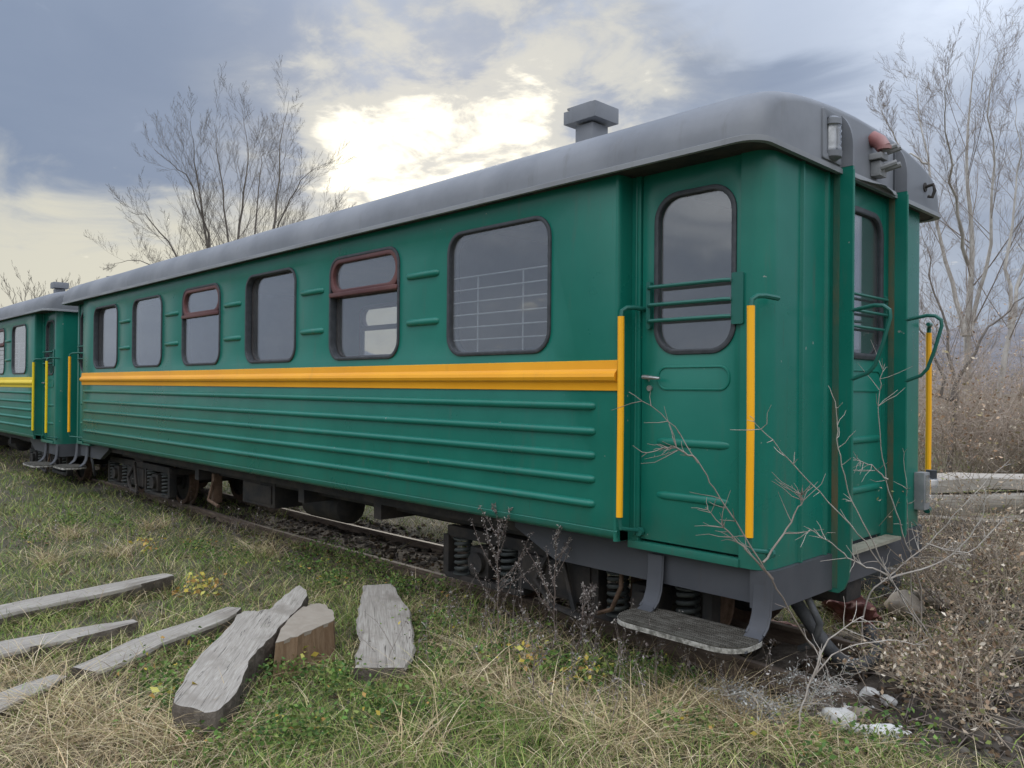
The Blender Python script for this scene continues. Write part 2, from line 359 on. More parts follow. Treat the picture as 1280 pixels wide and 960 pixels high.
# ------------------------------------------------------------------ ground
_VT = {}
def vnoise(x, y, s, seed=0):
    if seed not in _VT: _VT[seed] = np.random.default_rng(900+seed).random((256, 256))
    T = _VT[seed]; x = np.asarray(x)*s+1000.3; y = np.asarray(y)*s+1000.7
    i, j = np.floor(x).astype(int), np.floor(y).astype(int); fx, fy = x-i, y-j
    fx = fx*fx*(3-2*fx); fy = fy*fy*(3-2*fy)
    g = lambda a, b_: T[a % 256, b_ % 256]
    return (g(i, j)*(1-fx)+g(i+1, j)*fx)*(1-fy)+(g(i, j+1)*(1-fx)+g(i+1, j+1)*fx)*fy
def fbm(x, y, s, seed=0, o=4): return sum(vnoise(x, y, s*2**k, seed+k)/2**(k+1) for k in range(o))/(1-2.0**-o)
def smooth(a, lo, hi):
    q = np.clip((np.asarray(a, float)-lo)/(hi-lo), 0, 1); return q*q*(3-2*q)
def ground_h(x, y):
    x = np.asarray(x, float); y = np.asarray(y, float)
    near = np.exp(-((x+3)/14)**2-((y-1)/9)**2)
    h = -.075+(fbm(x, y, .9, 1)-.5)*.10*near+(fbm(x, y, 6, 5)-.5)*.035*near
    bed = smooth(y, .35, .7)*(1-smooth(y, 1.6, 2.0))
    h = h*(1-bed)+(-.085+(fbm(x, y, 5, 9)-.5)*.05)*bed
    h = h-.07*smooth(x, -1.6, -.6)*smooth(y, -.1, .5)*(1-smooth(y, 2.2, 3.2))*(1-smooth(x, -.1, .35))+.03*smooth(x, .1, .4)*smooth(y, .2, .6)*(1-smooth(y, 1.8, 3))
    far = np.hypot(x-2, y+3)
    return h+smooth(far, 9, 30)*.15+(fbm(x, y, .05, 20)-.5)*1.0*smooth(far, 18, 60)
def axis(lo, hi, step, lim):
    a = list(np.arange(lo, hi+1e-6, step)); d = step
    b_ = [hi]; 
    while b_[-1] < lim: d *= 1.22; b_.append(b_[-1]+d)
    c = [lo]; d = step
    while c[-1] > -lim: d *= 1.22; c.append(c[-1]-d)
    return np.array(c[:0:-1]+a+b_[1:])
X, Y = axis(-13, 3.2, .075, 1500), axis(-4.2, 6, .075, 1500)
GX, GY = np.meshgrid(X, Y, indexing='ij'); GZ = ground_h(GX, GY)
nx, ny = GX.shape; ii = np.arange(nx*ny).reshape(nx, ny)
Q = np.stack([ii[:-1, :-1], ii[1:, :-1], ii[1:, 1:], ii[:-1, 1:]], -1).reshape(-1, 4)
m, t, b = material('earth'); p = pos(t)
sp = N(t, 'ShaderNodeSeparateXYZ'); L(t, p, sp.inputs[0])
n1, n2, n3 = nz(t, p, .7, 5, .6), nz(t, p, 6, 6, .65), nz(t, p, 40, 5, .7)
grass = mixc(t, sstep(t, n1, .38, .62), (.10, .088, .055), (.075, .090, .035))
grass = mixc(t, sstep(t, n2, .5, .75), grass, (.15, .125, .085))
soil = mixc(t, n2, (.055, .045, .036), (.115, .095, .075))
bedm = mth(t, 'MULTIPLY', sstep(t, mth(t, 'ADD', sp.outputs[1], mth(t, 'MULTIPLY', n2, .5)), .55, .85), sstep(t, mth(t, 'ADD', sp.outputs[1], mth(t, 'MULTIPLY', n2, .5)), 2.4, 2.0))
k = mixc(t, bedm, grass, soil); k = mixc(t, mth(t, 'MULTIPLY', n3, .5), k, (.05, .042, .03)); L(t, k, b.inputs['Base Color'])
b.inputs['Roughness'].default_value = .95; pv = bump(t, b, n2, .8, .03); bump(t, b, n3, .6, .01, pv); M['earth'] = m
g = fast_mesh('ground', np.stack([GX, GY, GZ], -1).reshape(-1, 3), Q, mat=m, smooth=True); tag(g, kind='structure')
# distant wooded hills
def hills(name, d0, az0, az1, h, seed, mat):
    n, k_ = 160, 8; V = []
    for i in range(n+1):
        a = az0+(az1-az0)*i/n; env = math.sin(math.pi*i/n)**.5
        top = h*(.55+.45*float(fbm(a*5, seed, 1.2, seed, 5))*1.5)*env
        for j in range(k_+1):
            q = j/k_; dd = d0*(1+.5*q); z = top*math.sin(q*math.pi/2)+float(fbm(a*60, q*6, 1, seed, 3)-.5)*h*.09*q
            V.append((CAM[0]+dd*math.sin(a), CAM[1]+dd*math.cos(a), z-2))
    ii = np.arange((n+1)*(k_+1)).reshape(n+1, k_+1)
    Q = np.stack([ii[:-1, :-1], ii[1:, :-1], ii[1:, 1:], ii[:-1, 1:]], -1).reshape(-1, 4)
    return tag(fast_mesh(name, np.array(V), Q, mat=mat, smooth=True), kind='structure')
M['hill'] = matte('hazy_winter_wood', (.11, .115, .135), (.17, .165, .18), .03, 1, .2, 1)  # pale blue-grey of distant haze is mixed into the wood colour
hills('hills', 700, R(-90), R(-52), 95, 3, M['hill'])
hills('hills', 800, R(-45), R(40), 105, 8, M['hill'])

# ------------------------------------------------------------------ track
YN, YF = .755, 1.545                       # heads of the two rails
trk = thing('railway_track', 'narrow rusty railway track running under the green carriages', 'track', (-6, 1.15, -.1))
OFF = np.array((-6, 1.15, -.1))
prof = [(-.045, -.105), (.045, -.105), (.045, -.095), (.010, -.085), (.010, -.038), (.026, -.028), (.026, -.003), (.021, 0), (-.021, 0), (-.026, -.003), (-.026, -.028), (-.010, -.038), (-.010, -.085), (-.045, -.095)]
for y0 in (YN, YF):
    x = -30.0
    xs = np.linspace(-30, .16 if y0 == YN else .55, 60); vs = []; fs = []; n = len(prof)
    for x in xs:
        wob = .006*math.sin(x*1.1+y0); dz = -.012*math.sin(x*.8)-.02*float(smooth(x, -1.2, 1.5))
        vs += [(x, y0+wob+a, c+dz) for a, c in prof]
    for i in range(len(xs)-1): fs += [(i*n+j, i*n+(j+1) % n, (i+1)*n+(j+1) % n, (i+1)*n+j) for j in range(n)]
    mb = MB(); mb.add(vs, fs); ro = mb.build('rail', M['railsteel'], trk, 30)
    ro.data.materials.append(M['railtop'])
    for pl in ro.data.polygons:
        if pl.normal.z > .9 and pl.center.z > .07: pl.material_index = 1
    for k in range(2): pass
for i in range(34):
    x = .15-i*.62+rnd.uniform(-.05, .05); s_ = rnd.uniform(-.05, .05)
    mb = MB(); mb.box(x-.11, x+.11, .40+s_, 1.9+s_, -.25, -.088+rnd.uniform(-.02, .012), .012)
    if -8 < x: mb.build('sleeper', M['bark'], trk)

# ------------------------------------------------------------------ carriage
ZB, ZE, LEN, WID = .72, 2.72, 11.05, 2.30
WX = [-1.80, -3.30, -4.80, -6.31, -7.84, -9.33]; WHW = .47; WZ0, WZ1 = 1.765, 2.575
def roofsec():
    P = [(1.215, 0), (1.213, .07), (1.195, .14), (1.155, .205), (1.09, .255), (1.0, .29), (.85, .325), (.65, .355), (.4, .38), (.15, .392)]
    return P+[(-a, c) for a, c in P[::-1]]
def carriage(root, shift, stripe, hand, detail=True):
    """one carriage in its own axes: near end at x 0, near side at y 0, rail top at z 0"""
    global OFF
    OFF = np.array((-LEN/2, WID/2, 0.0)) 
    G = M['green']; far_x = -LEN
    near = lambda u, v, w_: (u, w_, v)
    farm = lambda u, v, w_: (u, WID-w_, v)
    XA, XB = -.823, -10.31
    # --- side walls with window openings
    for mp, who in ((near, 'near'), (farm, 'far')):
        loops = [[(XB+.02, ZB+.06), (XA-.02, ZB+.06), (XA-.02, ZE+.06), (XB+.02, ZE+.06)]]+[rr(c-WHW, c+WHW, WZ0, WZ1, .13) for c in WX]
        mb = MB(); mb.plate(loops, mp, 0, .045, .006)
        # rounded foot of the wall and rounded ends that turn in to the doorways
        foot = [(0.006, ZB+.062), (0, ZB+.055), (.004, ZB+.03), (.018, ZB+.01), (.045, ZB), (.10, ZB), (.10, ZB+.062)]
        n = len(foot); vs = [mp(x, z, y) for x in (XB, XA) for y, z in foot]
        mb.add(vs, [(j, (j+1) % n, n+(j+1) % n, n+j) for j in range(n)]+[list(range(n)), list(range(n, 2*n))])
        for xe, sg in ((XA, 1), (XB, -1)):
            pl = [(xe-sg*.022, 0.0), (xe-sg*.008, .003), (xe-sg*.001, .012), (xe, .03), (xe, .16), (xe-sg*.04, .16), (xe-sg*.04, .045), (xe-sg*.022, .045)]
            mb.prism(pl, lambda u, v, w_: mp(u, w_, v), ZB+.001, ZE+.06)
        sw = mb.build('side_wall', G, root, 40)
        if who == 'near':
            # pressed ribs: five long ones low down, short pairs between the windows
            for z in (1.453, 1.312, 1.178, 1.045, .908): rib(sw, -10.21, -.975, z, .024, .030)
            for a, c in zip(WX[:-1], WX[1:]):
                mid = (a+c)/2
                for z in (2.335, 2.005): rib(sw, mid-.19, mid+.18, z, .026, .028)
            # raised waist stripe
            st = [(0.004, 1.538), (-.010, 1.541), (-.012, 1.575), (-.016, 1.584), (-.034, 1.597), (-.041, 1.615), (-.036, 1.634), (-.020, 1.648), (-.014, 1.658), (-.012, 1.703), (0.004, 1.708)]
            mb = MB(); n = len(st); vs = [(x, y, z) for x in (-10.30, XA+.006) for y, z in st]
            mb.add(vs, [(j, (j+1) % n, n+(j+1) % n, n+j) for j in range(n)]+[list(range(n)), list(range(n, 2*n))])
            mb.build('waist_stripe', stripe, root, 25)
        # --- windows
        for i, c in enumerate(WX):
            deep = i in (2, 5); vent = i in (1, 3)
            mb = MB(); gz = .012
            mb.plate([rr(c-WHW-.008, c+WHW+.008, WZ0-.008, WZ1+.008, .138), rr(c-WHW+.016, c+WHW-.016, WZ0+.016, WZ1-.016, .118)], mp, -gz, .05, .006)
            wf = mb.build('window', M['rubber'], root)
            mb = MB(); mb.plate([rr(c-WHW+.005, c+WHW-.005, WZ0+.005, WZ1-.005, .125), rr(c-WHW+.03, c+WHW-.03, WZ0+.03, WZ1-.03, .11)], mp, .051, .085 if deep else .075, .004)
            mb.build('window_reveal', M['darkmaroon'] if (deep or vent) else M['rubber'], wf)
            gy = .050 if deep else (.045 if vent and i == 1 else .012)
            mb = MB(); mb.plate([rr(c-WHW+.012, c+WHW-.012, WZ0+.012, (2.30 if vent else WZ1-.012), .02 if vent else .12)], mp, gy, gy+.006)
            mb.build('pane', M['glass'], wf)
            if vent:
                mb = MB(); mb.plate([rr(c-WHW+.008, c+WHW-.008, 2.275, WZ1-.008, .11), rr(c-WHW+.046, c+WHW-.046, 2.32, WZ1-.048, .10)], mp, -.008, .05, .008)
                mb.plate([rr(c-WHW+.006, c+WHW-.006, 2.262, 2.296, .012)], mp, -.022, .05, .005)
                vf = mb.build('vent_frame', M['maroon'], wf)
                mb = MB(); mb.plate([rr(c-WHW+.036, c+WHW-.036, 2.30, WZ1-.036, .105)], mp, .018, .024); mb.build('vent_pane', M['glass'], wf)
            if (i == 0 or not detail) and who == 'near':
                for k in range(6):
                    z = 1.865+k*.083; mb = MB(); mb.tube([(c-WHW+.02, .034, z), (c+WHW-.02, .034, z)], .0050, 6); mb.build('bar', M['whitebar'], wf)
                for xx in (c-.22, c+.20): mb = MB(); mb.tube([(xx, .044, WZ0+.02), (xx, .044, 2.285)], .0058, 6); mb.build('bar', M['whitebar'], wf)
    # --- roof
    sec = roofsec(); ends = [(.045, .80), (.040, .84), (.026, .89), (-.005, .94), (-.07, .975), (-.17, .992), (-.34, 1.0)]
    xs = [(x, s_) for x, s_ in ends]+[(-.6-i*.55, 1.0) for i in range(19)]+[(-LEN-x, s_) for x, s_ in ends[::-1]]
    rc = .11; vs = []; n = len(sec)
    for x, s_ in xs:
        d = min(.045-x, LEN+.045+x); cut = rc-math.sqrt(max(0, rc*rc-max(0, rc-d)**2))
        bend = .010*math.sin(x*2.3)
        for yy, zz_ in sec:
            hw = (1.232-cut)/1.215; vs.append((x, WID/2+yy*hw, ZE+zz_*s_+(bend*.25 if zz_ > .02 else 0)))
    fs = [(i*n+j, i*n+j+1, (i+1)*n+j+1, (i+1)*n+j) for i in range(len(xs)-1) for j in range(n-1)]
    fs += [list(range(n)), [(len(xs)-1)*n+j for j in range(n)]]
    fs += [(i*n, (i+1)*n, (i+1)*n+n-1, i*n+n-1) for i in range(len(xs)-1)]
    mb = MB(); mb.add(vs, fs); roof = mb.build('roof', M['roof'], root, 50)
    lip = []
    for sx_, ex in ((1, 0.0), (-1, -LEN)):
        pass
    path = []
    for cxx, cyy, a0 in ((.045-rc, WID+.082-rc, 90), (.045-rc, -.082+rc, 0), (-LEN-.045+rc, -.082+rc, -90), (-LEN-.045+rc, WID+.082-rc, -180)):
        for i in range(7):
            a = R(a0-90*i/6); path.append((cxx+(rc+.009)*math.cos(a), cyy+(rc+.009)*math.sin(a)))
    mb = MB(); n = len(path)
    vs = []
    for (a, c) in path:
        dx, dy = a+LEN/2, c-WID/2; l_ = 0
        sxx = math.copysign(1, dx); 
        vs += [(a, c, ZE-.014), (a, c, ZE+.012), (a*1.0-sxx*.02, c-math.copysign(.02, dy), ZE+.022), (a-sxx*.03, c-math.copysign(.03, dy), ZE-.012)]
    mb.add(vs, [(i*4+j, i*4+(j+1) % 4, ((i+1) % n)*4+(j+1) % 4, ((i+1) % n)*4+j) for i in range(n) for j in range(4)])
    mb.build('roof_lip', M['roof_edge'], roof, 40)
    mb = MB(); mb.plate([[(q[0]-math.copysign(.02, q[0]+LEN/2), q[1]-math.copysign(.02, q[1]-WID/2)) for q in path]], lambda u, v, w_: (u, v, w_), ZE-.006, ZE-.003); mb.build('soffit_shade', M['under'], roof, 0)  # added dark sheet: the shade under the eave is put into its colour
    # stove vent on the ridge
    vx, vy = (-1.82, .93) if detail else (-3.6, 1.05)
    mb = MB(); mb.box(vx-.075, vx+.085, vy-.085, vy+.085, ZE+.33, ZE+.70, .006); vent_o = mb.build('roof_vent', M['roof'], root)
    mb = MB(); mb.box(vx-.095, vx+.145, vy-.13, vy+.13, ZE+.715, ZE+.825, .005); mb.box(vx-.16, vx-.09, vy-.118, vy+.118, ZE+.72, ZE+.812, .005); mb.box(vx-.125, vx+.10, vy-.12, vy+.12, ZE+.818, ZE+.832, .003)
    mb.build('vent_cap', M['roof'], vent_o, 20)
    if not detail:
        mb = MB(); mb.tube([(-9.9, .5, ZE+.3), (-9.9, .5, ZE+.48), (-9.9, .9, ZE+.48), (-9.9, .9, ZE+.3)], .012, 6); mb.build('roof_rail', M['roof'], roof)
    mb = MB(); mb.tube([(-10.95, .5, ZE+.28), (-10.95, .5, ZE+.45), (-10.7, .5, ZE+.43), (-10.7, .5, ZE+.28)], .008, 6); mb.build('roof_rail', M['roof'], roof)
    # --- both vestibules
    for end in (0, 1):
        fx = (lambda x: x) if end == 0 else (lambda x: -LEN-x)
        depth = -XA if end == 0 else (LEN+XB)
        for side in (0, 1):
            fy = (lambda y: y) if side == 0 else (lambda y: WID-y)
            mp = lambda u, v, w_: (fx(u), fy(w_), v)
            DY = .115
            # corner post that rounds from the doorway into the end wall
            arc = [(-.10+.09*math.sin(R(a)), DY+.10-.10*math.cos(R(a))) for a in range(0, 91, 10)]
            plan = [(-.155, DY)]+arc+[(-.01, .44), (.006, .447), (.006, .462), (-.01, .469), (-.01, .72), (.006, .727), (.006, .742), (-.01, .749), (-.01, .80)]
            plan += [(-.05, .80), (-.05, DY+.10), (-.155, DY+.05)]
            mb = MB(); mb.prism(plan, lambda u, v, w_: mp(u, w_, v), .68, ZE+.05)
            ew = mb.build('end_panel', G, root, 30)
            mb = MB(); mb.box(min(fx(-depth), fx(-depth+.06)), max(fx(-depth), fx(-depth+.06)), min(fy(DY), fy(DY+.05)), max(fy(DY), fy(DY+.05)), .68, ZE+.05, .004)
            mb.tube([(fx(-depth+.035), fy(DY-.003), .75), (fx(-depth+.035), fy(DY-.003), ZE)], .006, 6)
            mb.build('door_jamb', G, root)
            a, c = sorted((fx(-depth-.005), fx(-.15))); e, f_ = sorted((fy(DY-.012), fy(DY+.12)))
            mb = MB(); mb.box(a, c, e, f_, .68, .722, .006); mb.build('door_sill', G, root)
            door(root, mp, -depth+.065, -.157, DY+.012, end == 0 and side == 0, depth)
            # handrails with bent green ends
            for hx, top in ((-depth+.035, 1.94), (-.022, 1.945)):
                hy = -.02; bk = .05
                if end == 1:
                    if hx < -.3: continue
                    hx = -.32; hy = -.05; bk = -.18
                pth = [(fx(hx+bk), fy(DY+.03), top+.045), (fx(hx+bk*.7), fy((DY+hy)/2), top+.05), (fx(hx+bk*.3), fy(hy+.03), top+.048), (fx(hx+.002), fy(hy+.005), top+.03), (fx(hx), fy(hy), top-.02)]
                lo = [(fx(hx), fy(hy), .88), (fx(hx), fy(hy+.012), .80), (fx(hx+bk*.8), fy(DY+.02), .775)]
                mb = MB(); mb.tube(pth, .013, 8); mb.build('handrail_bracket', M['green_bar'], root); mb = MB(); mb.tube(lo, .012, 8)
                mb.lathe([(.024, -.01), (.024, .012), (.012, .016)], (fx(hx+bk*.8), fy(DY-.01), .775), 'y', 10)
                br = mb.build('handrail_bracket', M['green_bar'], root)
                mb = MB(); mb.tube([(fx(hx), fy(hy), top), (fx(hx+.003), fy(hy), 1.4), (fx(hx), fy(hy), .862)], .0185, 10); mb.build('handrail', hand, root)
            # hanging step
            if side == 0: step(root, mp, -depth+.06 if end == 0 else -.62, .02)
        # end wall middle, gangway flanges and end door
        mpx = lambda u, v, w_: (fx(w_), u, v)     # u along y, v up, w outward
        mb = MB(); mb.box(*sorted((fx(-.05), fx(-.03))), .80, 1.50, .68, ZE+.05); mb.box(*sorted((fx(-.05), fx(-.03))), 1.5, 1.58, .68, ZE+.05) if False else None
        mb.build('end_wall', M['rubber'], root)
        end_door(root, mpx)
        for k, yy in enumerate((.80, 1.50+.06)):
            out = [(-.02, ZE+.02), (-.02, .475), (.045, .475), (.075, .50), (.098, .56), (.108, .66), (.108, ZE+.02)] if k == 0 else [(-.02, ZE+.02), (-.02, .685), (.108, .685), (.108, ZE+.02)]
            mb = MB(); mb.prism(out, lambda u, v, w_: (fx(u), w_, v), yy-.009, yy+.009)
            # rolled rusty front edge
            mb.tube([(fx(.106), yy, ZE), (fx(.106), yy, .70)], .009, 6)
            fl = mb.build('gangway_flange', M['green'], root, 30)
            mb = MB(); mb.box(*sorted((fx(.006), fx(.040))), yy-.012, yy-.0093, .50 if k == 0 else .70, ZE-.005); mb.build('rust_seam', M['rust_green'], fl)
            up = [(-.02, ZE+.021)]+[(.108, ZE+.021), (.108, ZE+.12)]+[(.108-.118*(1-math.cos(R(a))), ZE+.12+.20*math.sin(R(a))) for a in range(10, 91, 10)]+[(-.02, ZE+.32)]
            mb = MB(); mb.prism(up, lambda u, v, w_: (fx(u), w_, v), yy-.010, yy+.010); mb.build('flange_hood', M['roof'], fl, 30)
            if end == 0 or detail:
                pth = [(.10, yy, 1.975), (.22, yy, 1.995), (.265, yy, 1.99), (.297, yy, 1.965), (.30, yy, 1.93), (.265, yy, 1.80), (.225, yy, 1.685), (.19, yy, 1.645), (.10, yy, 1.61)]
                mb = MB(); mb.tube([(fx(a), c, z) for a, c, z in pth], .0105, 8); mb.build('gangway_hook_bar', M['green_bar'], fl)
        if end == 0 and detail: end_fittings(root, mpx)
        # grey headstock under the end wall
        mb = MB(); pl = [(-.02, .13), (0.0, .15), (0.012, .22), (.012, 2.08), (0, 2.15), (-.02, 2.17), (-.10, 2.17), (-.10, .13)]
        mb.prism([(fx(a), c) for a, c in pl], lambda u, v, w_: (u, v, w_), .49, .678); mb.build('headstock', M['sole'], root, 30)
        # coupler
        mb = MB(); mb.box(*sorted((fx(-.3), fx(-.02) if end == 0 else fx(.22))), 1.05, 1.25, .36, .48, .015)
        mb.build('coupler', M['under'], root)
    # --- underframe
    for sg in (0, 1):
        fy = (lambda y: y) if sg == 0 else (lambda y: WID-y)
        mb = MB(); mb.box(-LEN+1.3, -1.75, *sorted((fy(.36), fy(.42))), .56, .70, .006); mb.build('solebar', M['under'], root)
        for a, c, e in ((-1.78, -.10, -1), (-LEN+.10, -LEN+1.35, 1)):
            o_ = [(a, .70), (a, .66), (a+.35, .505), (c, .505), (c, .70)] if e < 0 else [(a, .70), (a, .505), (c-.35, .505), (c, .66), (c, .70)]
            mb = MB(); mb.prism(o_, lambda u, v, w_: (u, w_, v), *sorted((fy(.165), fy(.225)))); mb.build('solebar', M['sole'], root)
    mb = MB(); mb.box(-LEN+.12, -.12, .22, WID-.22, .62, .69); mb.build('floor_pan', M['under'], root)
    for x in (-3.4, -4.6, -6.9):
        mb = MB(); mb.box(x-.05, x+.05, .22, WID-.22, .50, .62); mb.build('cross_beam', M['under'], root)
    mb = MB(); mb.box(-6.05, -5.35, .35, .85, .34, .60, .02); mb.box(-6.0, -5.4, .335, .352, .38, .56, .005); mb.build('battery_box', M['under'], root)
    mb = MB(); mb.lathe([(.10, -.36), (.155, -.32), (.155, .32), (.10, .36)], (-4.85, .70, .42), 'x', 20); mb.build('air_tank', M['under'], root, 50)
    mb = MB(); mb.box(-6.70, -6.64, .30, .40, .26, .58, .01); mb.tube([(-6.65, .3, .5), (-6.65, .25, .3), (-6.4, .25, .26)], .02, 6); mb.build('brake_linkage', M['rust'], root)
    mb = MB(); mb.tube([(-8.0, 1.0, .42), (-2.5, 1.0, .40)], .022, 6); mb.build('brake_rod', M['under'], root)
    for yp, zp, r_ in ((.48, .57, .016), (.62, .53, .022)):
        mb = MB(); mb.tube([(-10.2+.35*k, yp+.012*math.sin(k*1.9), zp-.014*math.sin(k*.8)) for k in range(27)], r_, 6); mb.build('brake_pipe', M['rust'], root, 60)
    mb = MB(); mb.tube([(-.16, .62, .52), (-.04, .62, .46), (.02, .63, .34), (-.02, .66, .22), (-.12, .70, .16)], .02, 8); mb.build('brake_hose', M['hose'], root, 60)
    mb = MB(); mb.tube([(-1.02, .30, .53), (-1.0, .27, .40), (-1.06, .26, .26), (-1.2, .30, .20)], .014, 6); mb.build('sand_pipe', M['rust'], root, 60)
    for bx in (-1.63, -LEN+1.75): bogie(root, bx)
    # --- inside: floor, ceiling and cross partitions
    mb = MB(); mb.box(-LEN+.9, -.9, .05, WID-.05, .78, .80); mb.build('cabin_floor', M['interior'], root)
    for x in (-.86, -2.56, -7.62, -LEN+.80):
        mb = MB(); mb.box(x-.02, x+.02, .16, WID-.16, .80, ZE); mb.build('partition', M['interior'], root)
def rib(parent, x0, x1, z, h, dep):
    # rounded pressed rib with tapered ends, standing proud of the near wall
    mb = MB(); k = 7; xs = [(x0, .15), (x0+.012, .62), (x0+.035, 1), (x1-.035, 1), (x1-.012, .62), (x1, .15)]; vs = []
    for x, s_ in xs:
        for j in range(k):
            a = math.pi*j/(k-1); vs.append((x, .002-dep*math.sin(a)*s_, z+h*math.cos(a)*(.5+.5*s_)))
    mb.add(vs, [(i*k+j, i*k+j+1, (i+1)*k+j+1, (i+1)*k+j) for i in range(len(xs)-1) for j in range(k-1)]+[list(range(k)), [(len(xs)-1)*k+j for j in range(k)]])
    return mb.build('rib', M['green'], parent, 60)
def rib_on(parent, mp, u0, u1, v, w0, h, dep):
    mb = MB(); k = 7; xs = [(u0, .12), (u0+.02, .6), (u0+.05, 1), (u1-.05, 1), (u1-.02, .6), (u1, .12)]; vs = []
    for x, s_ in xs:
        for j in range(k):
            a = math.pi*j/(k-1); vs.append(mp(x, v+h*math.cos(a)*(.5+.5*s_), w0-dep*math.sin(a)*s_))
    mb.add(vs, [(i*k+j, i*k+j+1, (i+1)*k+j+1, (i+1)*k+j) for i in range(len(xs)-1) for j in range(k-1)]+[list(range(k)), [(len(xs)-1)*k+j for j in range(k)]])
    return mb.build('rib', M['green'], parent, 60)
def door(root, mp, u0, u1, y, full, depth):
    """side door: leaf, seal, pane, guard bars, lever; w runs inward"""
    sc_ = (u1-u0)/.601; U = lambda q: u0+(q+.758)*sc_
    a, c = U(-.655), U(-.205)
    mb = MB(); mb.plate([rect(u0, u1, .735, ZE+.04), rr(a, c, 1.755, 2.572, min(.125, (c-a)/2-.01), 8)], mp, y, y+.035, .004)
    d = mb.build('door', M['green'], root, 30)
    mb = MB(); mb.plate([rr(a-.022, c+.022, 1.733, 2.594, min(.145, (c-a)/2), 8), rr(a+.006, c-.006, 1.761, 2.566, min(.119, (c-a)/2-.03), 8)], mp, y-.010, y+.02, .007); mb.build('window_seal', M['rubber'], d)
    mb = MB(); mb.plate([rr(a+.002, c-.002, 1.757, 2.57, min(.12, (c-a)/2-.02), 8)], mp, y+.014, y+.020); mb.build('pane', M['glass'], d)
    for v in (1.27, .985): rib_on(d, mp, U(-.655), U(-.215), v, y+.002, .022, .014)
    mb = MB(); mb.plate([rr(U(-.655), U(-.215), 1.545, 1.675, .06, 8), rr(U(-.643), U(-.227), 1.557, 1.663, .05, 8)], mp, y-.006, y+.004, .003); mb.build('pressed_oval', M['green'], d)
    mb = MB()
    for v in (2.095, 2.0, 1.915): mb.tube([mp(U(-.70), v, y-.02), mp(U(-.675), v, y-.045), mp(U(-.23), v, y-.045), mp(U(-.20), v, y-.028)], .0105, 8)
    for q, h_ in ((-.70, .013), (-.165, .032)):
        s0, s1 = sorted((U(q-h_), U(q+h_))); mb.plate([rr(s0, s1, 1.875, 2.13, .008, 3)], mp, y-.026, y+.003)
    mb.build('window_guard', M['green_bar'], d)
    mb = MB(); mb.tube([mp(U(-.715), 1.615, y+.01), mp(U(-.715), 1.615, y-.04)], .012, 8); mb.tube([mp(U(-.72), 1.615, y-.04), mp(U(-.66), 1.612, y-.045), mp(U(-.61), 1.608, y-.043)], [.012, .010, .007], 8)
    mb.lathe([(.016, -.012), (.016, .004)], mp(U(-.70), 1.555, y), 'y', 12)
    mb.build('door_handle', M['steel'], d)
def end_door(root, mpx):
    u0, u1, y = .815, 1.545, -.012; a, c = 1.00, 1.475
    mp = mpx
    mb = MB(); mb.plate([rect(u0, u1, .70, ZE+.04), rr(a, c, 1.755, 2.575, .12, 8)], mp, y-.03, y, .004); d = mb.build('end_door', M['green'], root, 30)
    mb = MB(); mb.plate([rr(a-.024, c+.024, 1.731, 2.599, .142, 8), rr(a+.012, c-.012, 1.767, 2.563, .11, 8)], mp, y-.012, y+.012, .007); mb.build('window_seal', M['rubber'], d)
    mb = MB(); mb.plate([rr(a+.002, c-.002, 1.757, 2.573, .118, 8)], mp, y-.016, y-.010); mb.build('pane', M['glass'], d)
    for v in (1.27, .985):
        rib_on(d, lambda u, v_, w_: mp(u, v_, -w_), a-.06, c+.02, v, -y+.002, .022, .014)
    mb = MB(); mb.plate([rr(a-.05, c+.01, 1.545, 1.675, .06, 8), rr(a-.038, c-.002, 1.557, 1.663, .05, 8)], mp, y-.004, y+.006, .003); mb.build('pressed_oval', M['green'], d)
    mb = MB()
    for v in (2.09, 2.0, 1.91): mb.tube([mp(a-.04, v, y+.02), mp(a, v, y+.04), mp(c, v, y+.04), mp(c+.04, v, y+.02)], .0085, 8)
    for q in (a-.04, c+.04): mb.plate([rr(q-.012, q+.012, 1.88, 2.12, .008, 3)], mp, y-.002, y+.022)
    mb.build('window_guard', M['green_bar'], d)
    mb = MB(); mb.box(*sorted((mp(0, 0, .0)[0], mp(0, 0, .09)[0])), u0-.004, u1, .672, .69); mb.build('threshold_plate', M['timberpaint'], d)
MB0 = MB
